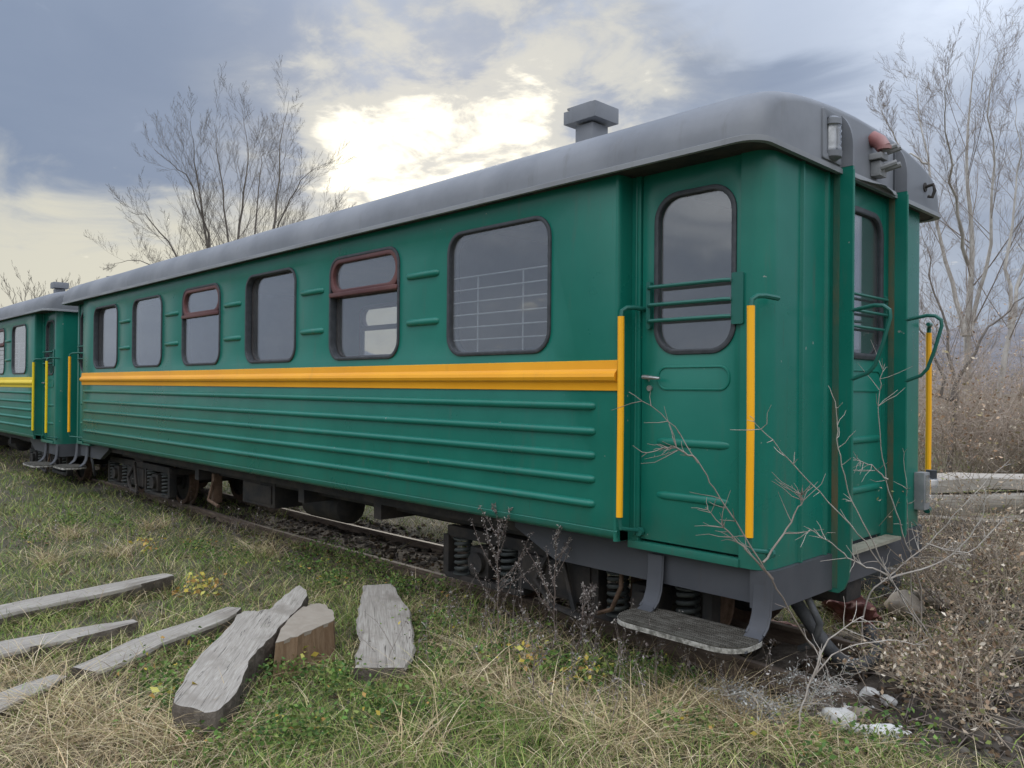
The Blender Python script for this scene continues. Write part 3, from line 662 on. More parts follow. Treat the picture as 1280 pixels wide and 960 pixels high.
def end_fittings(root, mpx0):
    DX = .045; mpx = lambda u, v, w_: mpx0(u, v, w_+DX)
    class MB(MB0):
        def build(s, *a, **k):
            s.v = [(q[0]+(DX if not getattr(s, 'mapped', 0) else 0), q[1], q[2]) for q in s.v]; return MB0.build(s, *a, **k)
        def plate(s, lo, mp, *a, **k): return MB0.plate(s, lo, lambda u, v, w_: (mp(u, v, w_)[0]-DX, u, v), *a, **k)
    # recessed clear marker lamp on the hood of the roof
    mb = MB(); mb.plate([rr(.555, .775, 2.745, 3.005, .01, 3), rr(.60, .73, 2.775, 2.965, .012, 3)], mpx, -.012, .010, .003); lp = mb.build('marker_lamp', M['roof'], root)
    mb = MB(); mb.box(-.06, -.004, .595, .735, 2.77, 2.97); mb.build('lamp_recess', M['rubber'], lp)
    mb = MB(); mb.lathe([(.052, -.075), (.055, -.06), (.048, -.045), (.055, -.03), (.048, -.015), (.055, 0), (.048, .015), (.055, .03), (.048, .045), (.052, .06)], (.0, .665, 2.87), 'z', 18); mb.build('lens', M['lens'], lp, 50)
    mb = MB(); mb.lathe([(.035, -.07), (.04, .0), (.035, .07)], (-.012, .665, 2.87), 'z', 12); mb.build('reflector', M['steel'], lp)
    mb = MB(); mb.lathe([(.052, 0), (.050, .03), (.03, .045)], (.002, .665, 2.933), 'z', 18); mb.build('lamp_cap', M['roof'], lp); mb = MB(); mb.lathe([(.03, -.045), (.052, -.03), (.055, 0)], (.002, .665, 2.795), 'z', 18); mb.build('lamp_cap', M['roof'], lp)
    # jumper sockets beside it
    mb = MB(); mb.tube([(.0, 1.185, 2.985), (.045, 1.185, 2.955), (.07, 1.185, 2.915)], [.044, .042, .038], 14); mb.lathe([(.040, 0), (.040, .02)], (.07, 1.185, 2.905), 'z', 14); so_ = mb.build('jumper_socket', M['redsock'], root)
    mb = MB(); 
    for dy in (-.03, .03): mb.tube([(.06, 1.22+dy, 2.905), (.13, 1.24+dy, 2.925)], .016, 8)
    mb.box(.0, .07, 1.15, 1.25, 2.855, 2.89, .006); mb.build('socket_pins', M['grey_metal'], so_)
    mb = MB(); mb.box(.0, .055, 1.17, 1.27, 2.765, 2.85, .012)
    for dy in (-.028, .03): mb.tube([(.05, 1.22+dy, 2.81), (.13, 1.24+dy, 2.83)], .017, 8)
    s2 = mb.build('jumper_socket', M['grey_metal'], root)
    # raised panel of the roof hood, its gap and a sheet-metal flap bent out below it
    mb = MB(); mb.box(-.004, .004, 1.505, 1.525, 2.75, 3.03); mb.build('hood_gap', M['rubber'], root)
    fl = MB(); vs = []; n = 14
    for i in range(n):
        y = .85+i*(.66/(n-1)); o = .012+.035*math.exp(-((i-8)/3.2)**2)+.004*math.sin(i*1.9); dz = .025*math.exp(-((i-8)/3.)**2)
        vs += [(.004, y, 2.745), (.012+o*.4, y, 2.735), (.006+o, y, 2.712+dz*.3), (.002+o, y, 2.71+dz*.3), (.002, y, 2.73)]
    fl.add(vs, [(i*5+j, i*5+(j+1) % 5, (i+1)*5+(j+1) % 5, (i+1)*5+j) for i in range(n-1) for j in range(5)]); fl.build('bent_flap', M['roof_edge'], root, 50)
    # hook on the roof hood
    mb = MB(); mb.tube([(-.01, 2.03, 2.86), (.05, 2.03, 2.87), (.06, 2.03, 2.83), (.045, 2.03, 2.79), (.02, 2.03, 2.80)], .011, 8); mb.lathe([(.03, 0), (.03, .012)], (-.006, 2.03, 2.86), 'x', 12); mb.build('lamp_hook', M['under'], root)
    tail_lamp(root, mpx0)
def tail_lamp(root, mpx):
    # clear tail lamp low on the far corner
    mb = MB(); mb.box(-.01, .055, 2.03, 2.13, .79, 1.03, .008); tl = mb.build('tail_lamp', M['grey_metal'], root)
    mb = MB(); mb.plate([rr(2.04, 2.12, .835, 1.015, .01, 3)], mpx, .056, .062); mb.build('lens', M['lens'], tl)
    mb = MB(); mb.lathe([(.03, -.06), (.042, -.03), (.042, .06), (.03, .07)], (.05, 2.165, .92), 'z', 14); mb.build('lens', M['lens'], tl, 50)
    mb = MB(); mb.lathe([(.034, -.03), (.034, .03)], (.05, 2.165, 1.01), 'z', 12); mb.build('lamp_cap', M['rubber'], tl)
def step(root, mp, u0, u1):
    """hanging footstep: ribbed tread with round ends on two bent straps"""
    z = .375; y0, y1 = -.185, .115; r_ = .11
    out = []
    for cu, sg in ((u1-.0, 1), (u0, -1)):
        pass
    lo = rr(u0+.03, u1-.01, y0, y1+.03, .135, 8)
    mb = MB(); mb.prism(lo, lambda u, v, w_: mp(u, w_, v), z-.022, z); s_ = mb.build('step', M['tread'], root, 30)
    mb = MB()
    for k in range(15):
        v = y0+.022+k*.0195; e = max(0, .135-min(v-y0, y1+.03-v)); ins = .135-math.sqrt(max(0, .135**2-e*e))
        mb.tube([mp(u0+.036+ins, z+.001, v), mp(u1-.016-ins, z+.001, v)], .0042, 5)
    mb.build('tread_ridges', M['tread'], s_, 60)['kind'] = 'stuff'
    mb = MB(); mb.prism([(a*1.0, c) for a, c in rr(u0+.026, u1-.006, y0-.004, y1+.034, .139, 8)], lambda u, v, w_: mp(u, w_, v), z-.030, z-.008); mb.build('step_rim', M['steprim'], s_, 30)
    for uu in (u0+.10, u1-.055):
        pth = [(.142, .66), (.138, .56), (.125, .47), (.10, .42), (.06, .39), (.0, .362), (-.10, .352)]
        wd = .045; mb = MB(); vs = []
        for i, (yy, zz_) in enumerate(pth):
            for du, dn in ((-wd, 0), (wd, 0), (wd, -.010), (-wd, -.010)): vs.append(mp(uu+du, zz_+(dn if i > 3 else 0), yy+(dn if i <= 3 else 0)))
        n = len(pth); mb.add(vs, [(i*4+j, i*4+(j+1) % 4, (i+1)*4+(j+1) % 4, (i+1)*4+j) for i in range(n-1) for j in range(4)]+[(0, 1, 2, 3), (4*n-4, 4*n-3, 4*n-2, 4*n-1)])
        for sgn in (-1, 1):
            mb.tube([mp(uu+sgn*wd, zz_, yy) for yy, zz_ in pth[:5]], .007, 5)
        mb.build('step_strap', M['sole'], s_, 30)
def bogie(root, cx):
    U = M['under']; wb = .725
    mb = MB()
    for y0 in (.44, WID-.44):
        mb.box(cx-1.12, cx+1.12, y0-.035, y0+.035, .44, .52, .01)
        for sx_ in (-1, 1):
            ax = cx+sx_*wb
            mb.box(ax-.40, ax+.40, y0-.05, y0+.05, .135, .175, .008)
            for q in (-.40, .40): mb.box(ax+q-.03, ax+q+.03, y0-.045, y0+.045, .15, .45, .006)
        mb.box(cx-.30, cx+.30, y0-.06, y0+.06, .20, .44, .02)
    mb.box(cx-.16, cx+.16, .42, WID-.42, .42, .56, .02)
    for q in (-1.10, 1.10): mb.box(cx+q-.04, cx+q+.04, .42, WID-.42, .42, .50, .01)
    B = mb.build('bogie', U, root)
    for sx_ in (-1, 1):
        ax = cx+sx_*wb
        mb = MB(); mb.tube([(ax, .40, .305), (ax, WID-.40, .305)], .05, 12); mb.build('axle', U, B)
        for y0, s_ in ((YN, -1), (YF, 1)):
            yy = y0-s_*.0
            prof_ = [(.05, -.05), (.10, -.05), (.11, -.02), (.245, -.012), (.25, -.045), (.30, -.048), (.305, .028), (.325, .034), (.33, .05), (.25, .056), (.235, .02), (.12, .012), (.10, .05), (.05, .05)]
            mb = MB(); mb.lathe([(r_, -s_*a if False else a*(1 if s_ < 0 else -1)) for r_, a in prof_], (ax, yy, .303), 'y', 36); wh = mb.build('wheel', M['under'], B, 30)
            wh.data.materials.append(M['rust'])
            for pl in wh.data.polygons:
                q = math.hypot(pl.center.x+OFF[0]-ax, pl.center.z-.303)
                if q > .27: pl.material_index = 1
        for y0 in (.44, WID-.44):
            o_ = -1 if y0 < 1 else 1
            mb = MB(); mb.box(ax-.10, ax+.10, y0-.07, y0+.07, .20, .41, .025); mb.lathe([(.075, -.03), (.075, .02), (.05, .03)], (ax, y0+o_*.08, .305), 'y', 16); mb.build('axle_box', U, B)
            for q in (-.25, .25):
                pth = [(ax+q+.058*math.cos(i*.55), y0+.058*math.sin(i*.55), .185+i*.245/62) for i in range(63)]
                mb = MB(); mb.tube(pth, .0135, 6); mb.lathe([(.075, 0), (.075, .012)], (ax+q, y0, .175), 'z', 14); mb.lathe([(.075, 0), (.075, .012)], (ax+q, y0, .428), 'z', 14); mb.build('coil_spring', M['spring'], B, 60)
            mb = MB(); mb.box(ax+.34*(-sx_)-.03, ax+.34*(-sx_)+.03, YN-.04 if y0 < 1 else YF-.04, YN+.04 if y0 < 1 else YF+.04, .18, .42, .01); mb.build('brake_block', M['rust'], B)
    mb = MB(); mb.tube([(cx-.05, .40, .50), (cx-.12, .33, .30), (cx+.05, .31, .17), (cx+.3, .31, .14)], .022, 6); mb.tube([(cx+.10, .34, .48), (cx+.22, .33, .16)], .02, 6); mb.build('brake_lever', U, B)
M['darkmaroon'] = matte('dark_maroon_reveal', (.035, .022, .022), (.07, .05, .045), 9, .7, .2)
M['rust_green'] = matte('rusted_green_paint', (.022, .110, .075), (.13, .095, .045), 3.2, .85, .5, stretch=(1, 1, .5))
M['timberpaint'] = matte('worn_threshold', (.22, .21, .16), (.30, .28, .22), 10, .8, .3)
M['steprim'] = matte('worn_step_edge', (.10, .095, .08), (.42, .40, .36), 26, .8, .3)
M['spring'] = matte('grey_green_spring', (.035, .042, .042), (.06, .065, .06), 8, .6, .2)
M['redsock'] = paint('faded_red_socket', (.26, .09, .085), (.42, .32, .30), .5, 1, 0)
c1 = thing('railway_carriage', 'long dark green carriage with orange waist stripe, nearest to the viewer', 'carriage', (-LEN/2, WID/2, 0))
carriage(c1, 0, M['orange'], M['rail_yellow'])
c2 = thing('railway_carriage', 'second green carriage with lemon yellow stripe coupled beyond the near one', 'carriage', (-LEN/2-11.62, WID/2-.10, -.05))
carriage(c2, 0, M['lemon'], M['lemon'], False)
OFF = np.zeros(3)

# ------------------------------------------------------------------ timber
def slab(name, pts, wid, thick, label, cat, mat=M['timber'], group=None, under=None, seed=0, flat=True, lift=0.0, square=False):
    """a lying plank or half log: pts = centre line, wid = widths; flat weathered top, rough rounded belly"""
    rs = random.Random(seed); P = [np.array(q, float) for q in pts]; out = []; n = len(P); K = 12
    c0 = P[n//2]; ang = math.atan2(P[-1][1]-P[0][1], P[-1][0]-P[0][0])
    ca, sa = math.cos(-ang), math.sin(-ang)
    vs = []; ph = rs.uniform(0, 9)
    if n < 10:
        f_ = np.linspace(0, n-1, 22); P = [np.array([np.interp(q, range(n), [p_[k] for p_ in P]) for k in range(3)]) for q in f_]; wid = [np.interp(q, range(n), wid)*(1+rs.uniform(-.03, .03)) for q in f_]; n = 22
    for i in range(n):
        tt = P[min(i+1, n-1)]-P[max(i-1, 0)]; tt /= np.linalg.norm(tt); sd = np.cross((0, 0, 1), tt); sd /= np.linalg.norm(sd)
        wl = wid[i]*(1+.05*math.sin(i*.7+ph)+rs.uniform(-.05, .05)); wr = wid[i]*(1+.05*math.sin(i*.9+ph*2)+rs.uniform(-.05, .05))
        sec = [(-1, -.12), (-.93, 0), (-.5, .012), (0, .0), (.5, .012), (.93, 0), (1, -.12), (.9, -.55), (.6, -.9), (0, -1), (-.6, -.9), (-.9, -.55)]
        if square: sec = [(-1, -.10), (-.9, 0), (-.45, -.01), (0, .015), (.5, -.012), (.9, 0), (1, -.10), (1.01, -.5), (.97, -.92), (0, -1), (-.97, -.92), (-1.01, -.5)]
        for (a, c) in sec:
            q = P[i]+sd*(a*(wl if a < 0 else wr)/2)+np.array((0, 0, c*thick*(1+.12*math.sin(i*1.3+a*3+ph))))
            q = q-c0; vs.append((ca*q[0]-sa*q[1], sa*q[0]+ca*q[1], q[2]))
    fs = [(i*K+j, i*K+(j+1) % K, (i+1)*K+(j+1) % K, (i+1)*K+j) for i in range(n-1) for j in range(K)]+[list(range(K)), [(n-1)*K+j for j in range(K)]]
    mb = MB(); mb.add(vs, fs); o = mb.build(name, mat, None, 45)
    o.location = tuple(c0); o.rotation_euler = (0, 0, ang)
    if under:
        o.data.materials.append(under)
        for k_, pl in enumerate(o.data.polygons):
            if pl.normal.z < .35: pl.material_index = 1
    return tag(o, label, cat, group)
def line(p0, p1, n, sag=0.0, z0=.05, z1=.05):
    return [(p0[0]+(p1[0]-p0[0])*i/(n-1)+sag*math.sin(i*1.1)*.3, p0[1]+(p1[1]-p0[1])*i/(n-1)+sag*math.sin(i*.9+1), z0+(z1-z0)*i/(n-1)) for i in range(n)]
slab('timber_log', line((-4.15, -2.75), (-4.58, -.93), 12, .02, .04, .04), [.27]*6+[.26, .25, .24, .22, .19, .13], .18, 'long grey log slab highest of the four lying at the left edge', 'log', under=M['bark'], seed=1, group='grey logs lying in the grass')
slab('timber_log', line((-3.35, -2.85), (-3.42, -1.62), 9, .02, .05, .05), [.27, .27, .26, .26, .25, .23, .2, .16, .09], .17, 'short pale log with a tapered tip just below the highest log', 'log', under=M['bark'], seed=2, group='grey logs lying in the grass')
slab('timber_log', line((-2.72, -2.12), (-3.28, -.99), 11, .025, .04, .05), [.19, .21, .22, .23, .22, .22, .21, .20, .18, .16, .11], .14, 'pale twisted log slab pointing at the forked board', 'log', under=M['bark'], seed=3, group='grey logs lying in the grass')
slab('timber_log', line((-2.38, -2.85), (-2.72, -2.20), 6, .01, .03, .035), [.19, .2, .2, .19, .16, .1], .10, 'dull log end half sunk in dry grass at the left edge', 'log', under=M['bark'], seed=4, group='grey logs lying in the grass')
slab('plank_board', [(-1.66, -.95, .05), (-1.86, -.77, .055), (-2.10, -.60, .06), (-2.36, -.43, .065), (-2.62, -.27, .065), (-2.9, -.08, .06), (-3.15, .045, .055)], [.29, .31, .33, .36, .33, .26, .23], .14, 'wavy-edged grey plank lying alone in front of the rail', 'board', under=M['bark'], seed=5)
# forked live-edge board leaning on the stump: outline in plan with a narrow upper arm
def live_board():
    px = [(218, 878), (228, 852), (246, 822), (272, 798), (290, 778), (300, 763), (318, 761), (336, 758), (352, 744), (368, 732), (380, 733), (382, 745), (368, 762), (350, 780), (338, 796), (318, 815), (306, 838), (296, 865), (276, 884), (262, 891), (240, 884)]
    sm = []
    for i in range(len(px)):
        q0, q1, q2, q3 = (np.array(px[(i+k) % len(px)], float) for k in (-1, 0, 1, 2))
        for k in range(4):
            t_ = k/4; sm.append(tuple(.5*((2*q1)+(-q0+q2)*t_+(2*q0-5*q1+4*q2-q3)*t_**2+(-q0+3*q1-3*q2+q3)*t_**3)+np.array((rnd.uniform(-1.2, 1.2), rnd.uniform(-1, 1)))))
    px = sm
    base = on_ground(262, 893, .10); top = on_ground(380, 735, .10)
    def zt(q): return .10+.10*max(0, min(1, math.hypot(q[0]-base[0], q[1]-base[1])/2.1))
    up = []
    for a, c in px:
        q = on_ground(a, c, .10); q = on_ground(a, c, zt(q)); up.append((q[0], q[1], zt(q)))
    c0 = np.mean(up, 0); ang = math.atan2(top[1]-base[1], top[0]-base[0]); ca, sa = math.cos(-ang), math.sin(-ang)
    T = lambda q: (ca*(q[0]-c0[0])-sa*(q[1]-c0[1]), sa*(q[0]-c0[0])+ca*(q[1]-c0[1]), q[2]-c0[2])
    up = [T(q) for q in up]; n = len(up)
    mid = [(q[0]*1.01, q[1]*1.05, q[2]-.035) for q in up]; lo = [(q[0]*.97, q[1]*.92, q[2]-.21) for q in up]
    mb = MB(); mb.add(up+mid+lo, [list(range(n)), list(range(2*n, 3*n))[::-1]]+[(i, (i+1) % n, n+(i+1) % n, n+i) for i in range(n)]+[(n+i, n+(i+1) % n, 2*n+(i+1) % n, 2*n+i) for i in range(n)])
    o = mb.build('forked_board', M['timber'], None, 30); o.location = tuple(c0); o.rotation_euler = (0, 0, ang)
    o.data.materials.append(M['bark'])
    for pl in o.data.polygons:
        if abs(pl.normal.z) < .7: pl.material_index = 1
    tag(o, 'thick grey live-edge board with a narrow arm, propped on the brown stump block', 'board')
live_board()
ps = [(344, 803), (351, 786), (364, 770), (378, 759), (394, 754), (408, 757), (417, 766), (417, 776), (399, 783), (372, 795)]
zt = .16; up = [on_ground(a, c, zt) for a, c in ps]; c0 = np.mean(up, 0)
st = thing('stump_block', 'short sawn stump block with fresh brown side beside the forked board', 'stump', (c0[0], c0[1], -.1))
OFF = np.array((c0[0], c0[1], -.1)); n = len(up)
sub = []
for i in range(n):
    a, c = up[i], up[(i+1) % n]
    for k in range(3): q = a+(c-a)*k/3; sub.append(q+np.array((rnd.uniform(-.006, .006), rnd.uniform(-.006, .006), 0)))
n = len(sub); mb = MB(); lv = [zt-.004, zt-.1, 0, -.14]; vs = []
for k, z in enumerate(lv):
    for i, q in enumerate(sub): s_ = 1+.02*k+.025*math.sin(i*2.1+k)*(k > 0); vs.append((c0[0]+(q[0]-c0[0])*s_, c0[1]+(q[1]-c0[1])*s_, z))
mb.add(vs, [(k*n+i, k*n+(i+1) % n, (k+1)*n+(i+1) % n, (k+1)*n+i) for k in range(3) for i in range(n)]); mb.add(vs[-n:], [list(range(n))])
mb.build('bark_side', M['stumpside'], st, 30)
mb = MB(); mb.add([(q[0], q[1], zt+.004*math.sin(i*3)) for i, q in enumerate(sub)]+[(q[0], q[1], zt-.02) for q in sub], [list(range(n))]+[(i, (i+1) % n, n+(i+1) % n, n+i) for i in range(n)]); mb.build('sawn_top', M['stumptop'], st, 25)
OFF = np.zeros(3)
# stack of grey beams behind the end of the carriage
rv = np.array((_r[0], _r[1], 0))/np.hypot(_r[0], _r[1]); fv = np.array((_f[0], _f[1], 0))/np.hypot(_f[0], _f[1])
S0 = np.array((-.50, 5.0, 0.0))
beams = [(.0, .00, .22, .26, 'lowest beam of the grey timber stack behind the carriage end'), (.06, .24, .22, .24, 'second beam up in the grey timber stack, dark and split'), (.03, .48, .19, .24, 'third beam up in the grey timber stack, rough log'), (.16, .68, .13, .42, 'broad pale slab lying on top of the grey timber stack')]
for i, (d, z, hh, ww, lb) in enumerate(beams):
    a = S0+fv*d-rv*1.4+rv*rnd.uniform(-.2, .2); e = a+rv*(4.2+rnd.uniform(-.3, .3))+fv*rnd.uniform(-.12, .12)
    pts = [(a[0]+(e[0]-a[0])*k/8, a[1]+(e[1]-a[1])*k/8, -.08+z+hh+.018*math.sin(k*1.3+i)+.01*math.sin(k*2.9+i*2)) for k in range(9)]
    slab('stacked_beam', pts, [ww*(1+.05*math.sin(k*2+i)) for k in range(9)], hh, lb, 'beam', under=M['bark'] if i == 1 else None, seed=20+i, group='stack of grey beams', square=i != 2)

# ------------------------------------------------------------------ trees and bushes
def grow(polys, pts, radii, level, maxl, rs, kids, ratio, ang, up, minr, start=.2):
    """side branches along a polyline, each bending upwards; fills polys with (points, radii, level)"""
    polys.append((pts, radii, level))
    if level >= maxl: return
    P = np.array(pts); seg = np.linalg.norm(np.diff(P, axis=0), axis=1); tot = seg.sum(); cum = np.concatenate([[0], np.cumsum(seg)])
    nk = kids[level]
    for k in range(nk):
        f = start+(1-start)*(k+rs.random())/nk; s_ = f*tot; i = min(np.searchsorted(cum, s_)-1, len(seg)-1); i = max(i, 0)
        q = (s_-cum[i])/max(seg[i], 1e-6); b0 = P[i]*(1-q)+P[i+1]*q; t0 = (P[i+1]-P[i])/max(seg[i], 1e-6)
        r0 = max((radii[i]*(1-q)+radii[i+1]*q)*.30, minr)
        nrm_ = rs.normal(size=3); nrm_ -= t0*(nrm_@t0); nrm_ /= np.linalg.norm(nrm_)+1e-9
        a = ang[level]*(.7+.6*rs.random()); d = t0*math.cos(a)+nrm_*math.sin(a)
        ln = tot*ratio[level]*(.55+.6*rs.random())*(1.05-.6*f); n = 5 if level < 2 else 4
        cp = [b0]; rd = [r0]; 
        for j in range(n):
            d = d+np.array((0, 0, up))+rs.normal(size=3)*.055; d /= np.linalg.norm(d); cp.append(cp[-1]+d*ln/n); rd.append(max(r0*(1-.8*(j+1)/n), minr*.7))
        grow(polys, cp, rd, level+1, maxl, rs, kids, ratio, ang, up, minr, .12)
def tree(name, label, stems, base_r, mat_t, mat_w, seed, kids, ratio, ang, up, minr, maxl=3, group=None, rough=.05, loc=None):
    global OFF
    rs = np.random.default_rng(seed); polys = []
    base = np.array(stems[0][0]) if loc is None else np.array(loc, float)
    for k, stm in enumerate(stems):
        # resample the stem with some wander
        S = [np.array(q, float) for q in stm]; out = []; rad = []
        m_ = 14; tl = np.linspace(0, len(S)-1, m_)
        for j, q in enumerate(tl):
            i = min(int(q), len(S)-2); f = q-i; pp = S[i]*(1-f)+S[i+1]*f; out.append(pp+rs.normal(size=3)*rough*(j > 0)); rad.append(base_r[k]*(1-j/(m_-1))**1.35*.97+minr*1.6)
        grow(polys, out, rad, 0, maxl, rs, kids, ratio, ang, up, minr, .3)
    o = thing(name, label, 'tree' if name.endswith('tree') else 'bush', tuple(base), group); OFF = base
    mb = MB(); A, B, ra, rb = [], [], [], []
    for pts, rd, lv in polys:
        if lv == 0: mb.tube(pts, rd, 7)
        else:
            for i in range(len(pts)-1): A.append(pts[i]); B.append(pts[i+1]); ra.append(rd[i]); rb.append(rd[i+1])
    mb.build('trunk', mat_t, o, 60)
    V, Q = segments(A, B, ra, rb, 3); fast_mesh('crown', V-base, Q, mat=mat_w, parent=o)['kind'] = 'stuff'
    tips = np.array([p_[0][-1] for p_ in polys if p_[2] == maxl]) if maxl else np.zeros((0, 3))
    OFF = np.zeros(3)
    return o, tips, base
D1 = 30.0
M['palewood'] = matte('pale_brown_stem', (.34, .27, .215), (.46, .38, .31), 5, .9, .1)
def stem_px(pxs, d, spread, rs):
    dz = rs.normal()*spread; return [at_depth(a, c, d+dz*i/(len(pxs)-1)) for i, (a, c) in enumerate(pxs)]
rs = np.random.default_rng(5)
L1 = [[(292, 540), (262, 305), (236, 215), (193, 162)], [(292, 540), (260, 310), (243, 200), (238, 126)], [(298, 540), (285, 300), (272, 190), (269, 128)], [(300, 540), (297, 295), (311, 200), (303, 112)], [(310, 540), (343, 285), (350, 180), (362, 100)], [(310, 540), (343, 290), (375, 220), (400, 178)], [(288, 540), (225, 322), (185, 265), (160, 236)], [(312, 540), (385, 300), (408, 262), (430, 240)], [(286, 540), (215, 345), (170, 318), (138, 305)], [(300, 540), (318, 290), (326, 200), (338, 150)]]
tree('bare_tree', 'wide many-stemmed bare tree rising behind the far part of the roof', [stem_px([(x_, y_+(26 if n_ == 3 else 6 if n_ == 2 else 0)) for n_, (x_, y_) in enumerate(q)], D1, 1.5, rs) for q in L1], [.066, .075, .06, .08, .08, .055, .055, .042, .042, .05], M['treebark'], M['treebark'], 21, (18, 11, 8), (.36, .44, .46), (.52, .58, .62), .10, .0034, 3, rough=.03)
rs = np.random.default_rng(6)
L2 = [[(1216, 600), (1208, 430), (1216, 300), (1206, 200), (1212, 110), (1226, 42)], [(1206, 420), (1188, 350), (1165, 240), (1150, 150), (1146, 95)], [(1210, 330), (1192, 240), (1180, 150), (1186, 80)], [(1213, 420), (1236, 330), (1242, 220), (1236, 120), (1250, 60)], [(1160, 205), (1130, 190), (1105, 150), (1096, 120)]]
tree('bare_tree', 'tall pale-barked bare tree standing beyond the end of the carriage', [stem_px(q, 17, .8, rs) for q in L2], [.095, .06, .04, .05, .022], M['palebark'], M['twig'], 33, (18, 11, 8), (.38, .46, .46), (.62, .62, .62), .08, .0022, 3, rough=.03)
L3 = [[(1245, 600), (1258, 420), (1285, 310), (1320, 220), (1350, 120)], [(1262, 410), (1262, 300), (1275, 200), (1270, 120)]]
tree('bare_tree', 'leaning bare tree with dark stem at the right edge of the view', [stem_px(q, 15.5, .8, rs) for q in L3], [.065, .04], M['palebark'], M['twig'], 35, (18, 11, 8), (.38, .46, .46), (.62, .62, .62), .08, .0022, 3, rough=.03)
L4 = [[(1185, 600), (1196, 480), (1182, 400), (1160, 330), (1150, 280)], [(1190, 500), (1225, 420), (1270, 380), (1300, 360)], [(1190, 500), (1165, 440), (1135, 380), (1120, 330)]]
tree('bare_tree', 'low crooked bare tree under the tall pale one', [stem_px(q, 14.5, .8, rs) for q in L4], [.05, .032, .032], M['treebark'], M['twig'], 36, (20, 10, 6), (.40, .48, .5), (.7, .6, .6), .06, .0026, 3)
far_px = [(30, 352, 3), (75, 356, 4), (95, 362, 5)]
for i, (a, c, k) in enumerate(far_px):
    tree('bare_tree', ['small distant bare tree at the left edge above the second roof', 'middle one of three distant bare trees above the second roof', 'distant bare tree nearest the gap between the two roofs'][i], [stem_px([(a, 520), (a+3, 420), (a, c)], 60, 1, rs), stem_px([(a, 520), (a-10, 410), (a-14, c+8)], 60, 1, rs), stem_px([(a, 520), (a+10, 410), (a+13, c+6)], 60, 1, rs)], [.15, .1, .1], M['treebark'], M['treebark'], 50+i, (12, 7, 5), (.36, .42, .45), (.5, .5, .5), .14, .009, 3, 'distant bare trees')
def bush(name, label, center, rad, height, nst, mat, leafcol, nleaf, lsize, seed, group=None, twr=.004, arch=1.0, sub=3):
    global OFF
    rs = np.random.default_rng(seed); c = np.array(center, float); c[2] = float(ground_h(c[0], c[1]))-.02
    A, B, ra, rb, tip = [], [], [], [], []
    for k in range(nst):
        a = rs.random()*6.283; q = math.sqrt(rs.random())*rad*.55; p0 = c+np.array((math.cos(a)*q, math.sin(a)*q, 0)); a2 = a+rs.normal()*.8
        p0[2] = float(ground_h(p0[0], p0[1]))-.02
        ln = height*(.55+.7*rs.random()); d = np.array((math.cos(a2)*.45*arch, math.sin(a2)*.45*arch, 1.0)); d /= np.linalg.norm(d); r0 = twr*(.8+.8*rs.random()); n = 7; cur = p0
        for j in range(n):
            nd = d+rs.normal(size=3)*.13+np.array((math.cos(a2)*.10*arch, math.sin(a2)*.10*arch, -.09*arch)); nd /= np.linalg.norm(nd); nxt = cur+nd*ln/n
            A.append(cur); B.append(nxt); ra.append(r0*(1-.1*j)); rb.append(r0*(1-.1*(j+1)))
            if j > 1:
                for h in range(sub):
                    sd = nd*.5+rs.normal(size=3)*.6; sd /= np.linalg.norm(sd); m1 = cur+(nxt-cur)*rs.random(); m2 = m1+sd*ln*(.08+.16*rs.random()); m3 = m2+(sd+rs.normal(size=3)*.3)*ln*.07
                    A += [m1, m2]; B += [m2, m3]; ra += [r0*.5, r0*.38]; rb += [r0*.38, r0*.25]; tip += [m2, m3, (m1+m2)/2]
            cur, d = nxt, nd
        tip.append(cur)
    o = thing(name, label, 'bush', tuple(c), group)
    V, Q = segments(A, B, ra, rb, 3); fast_mesh('stems', V-c, Q, mat=mat, parent=o)['kind'] = 'stuff'
    if nleaf:
        tip = np.array(tip); P = tip[rs.integers(0, len(tip), nleaf)]+rs.normal(size=(nleaf, 3))*lsize*1.3
        V, Q = leaflets(P, lsize*(.5+rs.random(nleaf)), rs); pal = np.array(leafcol)[rs.integers(0, len(leafcol), nleaf)]*(.7+.6*rs.random((nleaf, 1)))
        fast_mesh('dry_leaves', V-c, Q, cols=np.repeat(pal, 4, 0), mat=M['leaf'], parent=o)['kind'] = 'stuff'
    return o
brown = [(.42, .27, .17), (.50, .36, .25), (.33, .21, .13), (.58, .49, .38), (.30, .25, .13)]
def gp(px, py, z=-.05): return on_ground(px, py, z)
bb = [((1185, 600), 1.6, 2.3, 'brown bramble thicket nearest the yellow handrail at the far corner'), ((1245, 596), 1.7, 2.5, 'brown bramble thicket under the tall pale tree'), ((1300, 600), 1.6, 2.2, 'brown bramble thicket cut by the right edge, behind the beams'), ((1215, 560), 2.6, 3.4, 'taller russet thicket behind the other brambles')]
for i, (q, r_, h, lb) in enumerate(bb):
    g = gp(*q); v = g-CAM; v[2] = 0; dist = np.linalg.norm(v)
    bush('bramble_bush', lb, g, r_, h*(1.0+.2*math.sin(i*2.4)), 120, M['palewood'], brown, 1900, .06, 60+i, 'bramble thickets behind the beams', .0055, .8, 4)
tan = [(.46, .34, .23), (.56, .45, .33), (.36, .25, .16), (.64, .56, .45), (.30, .20, .13), (.30, .30, .13)]
M['drystem'] = matte('dry_stem', (.28, .22, .16), (.40, .33, .25), 14, .9, .2)
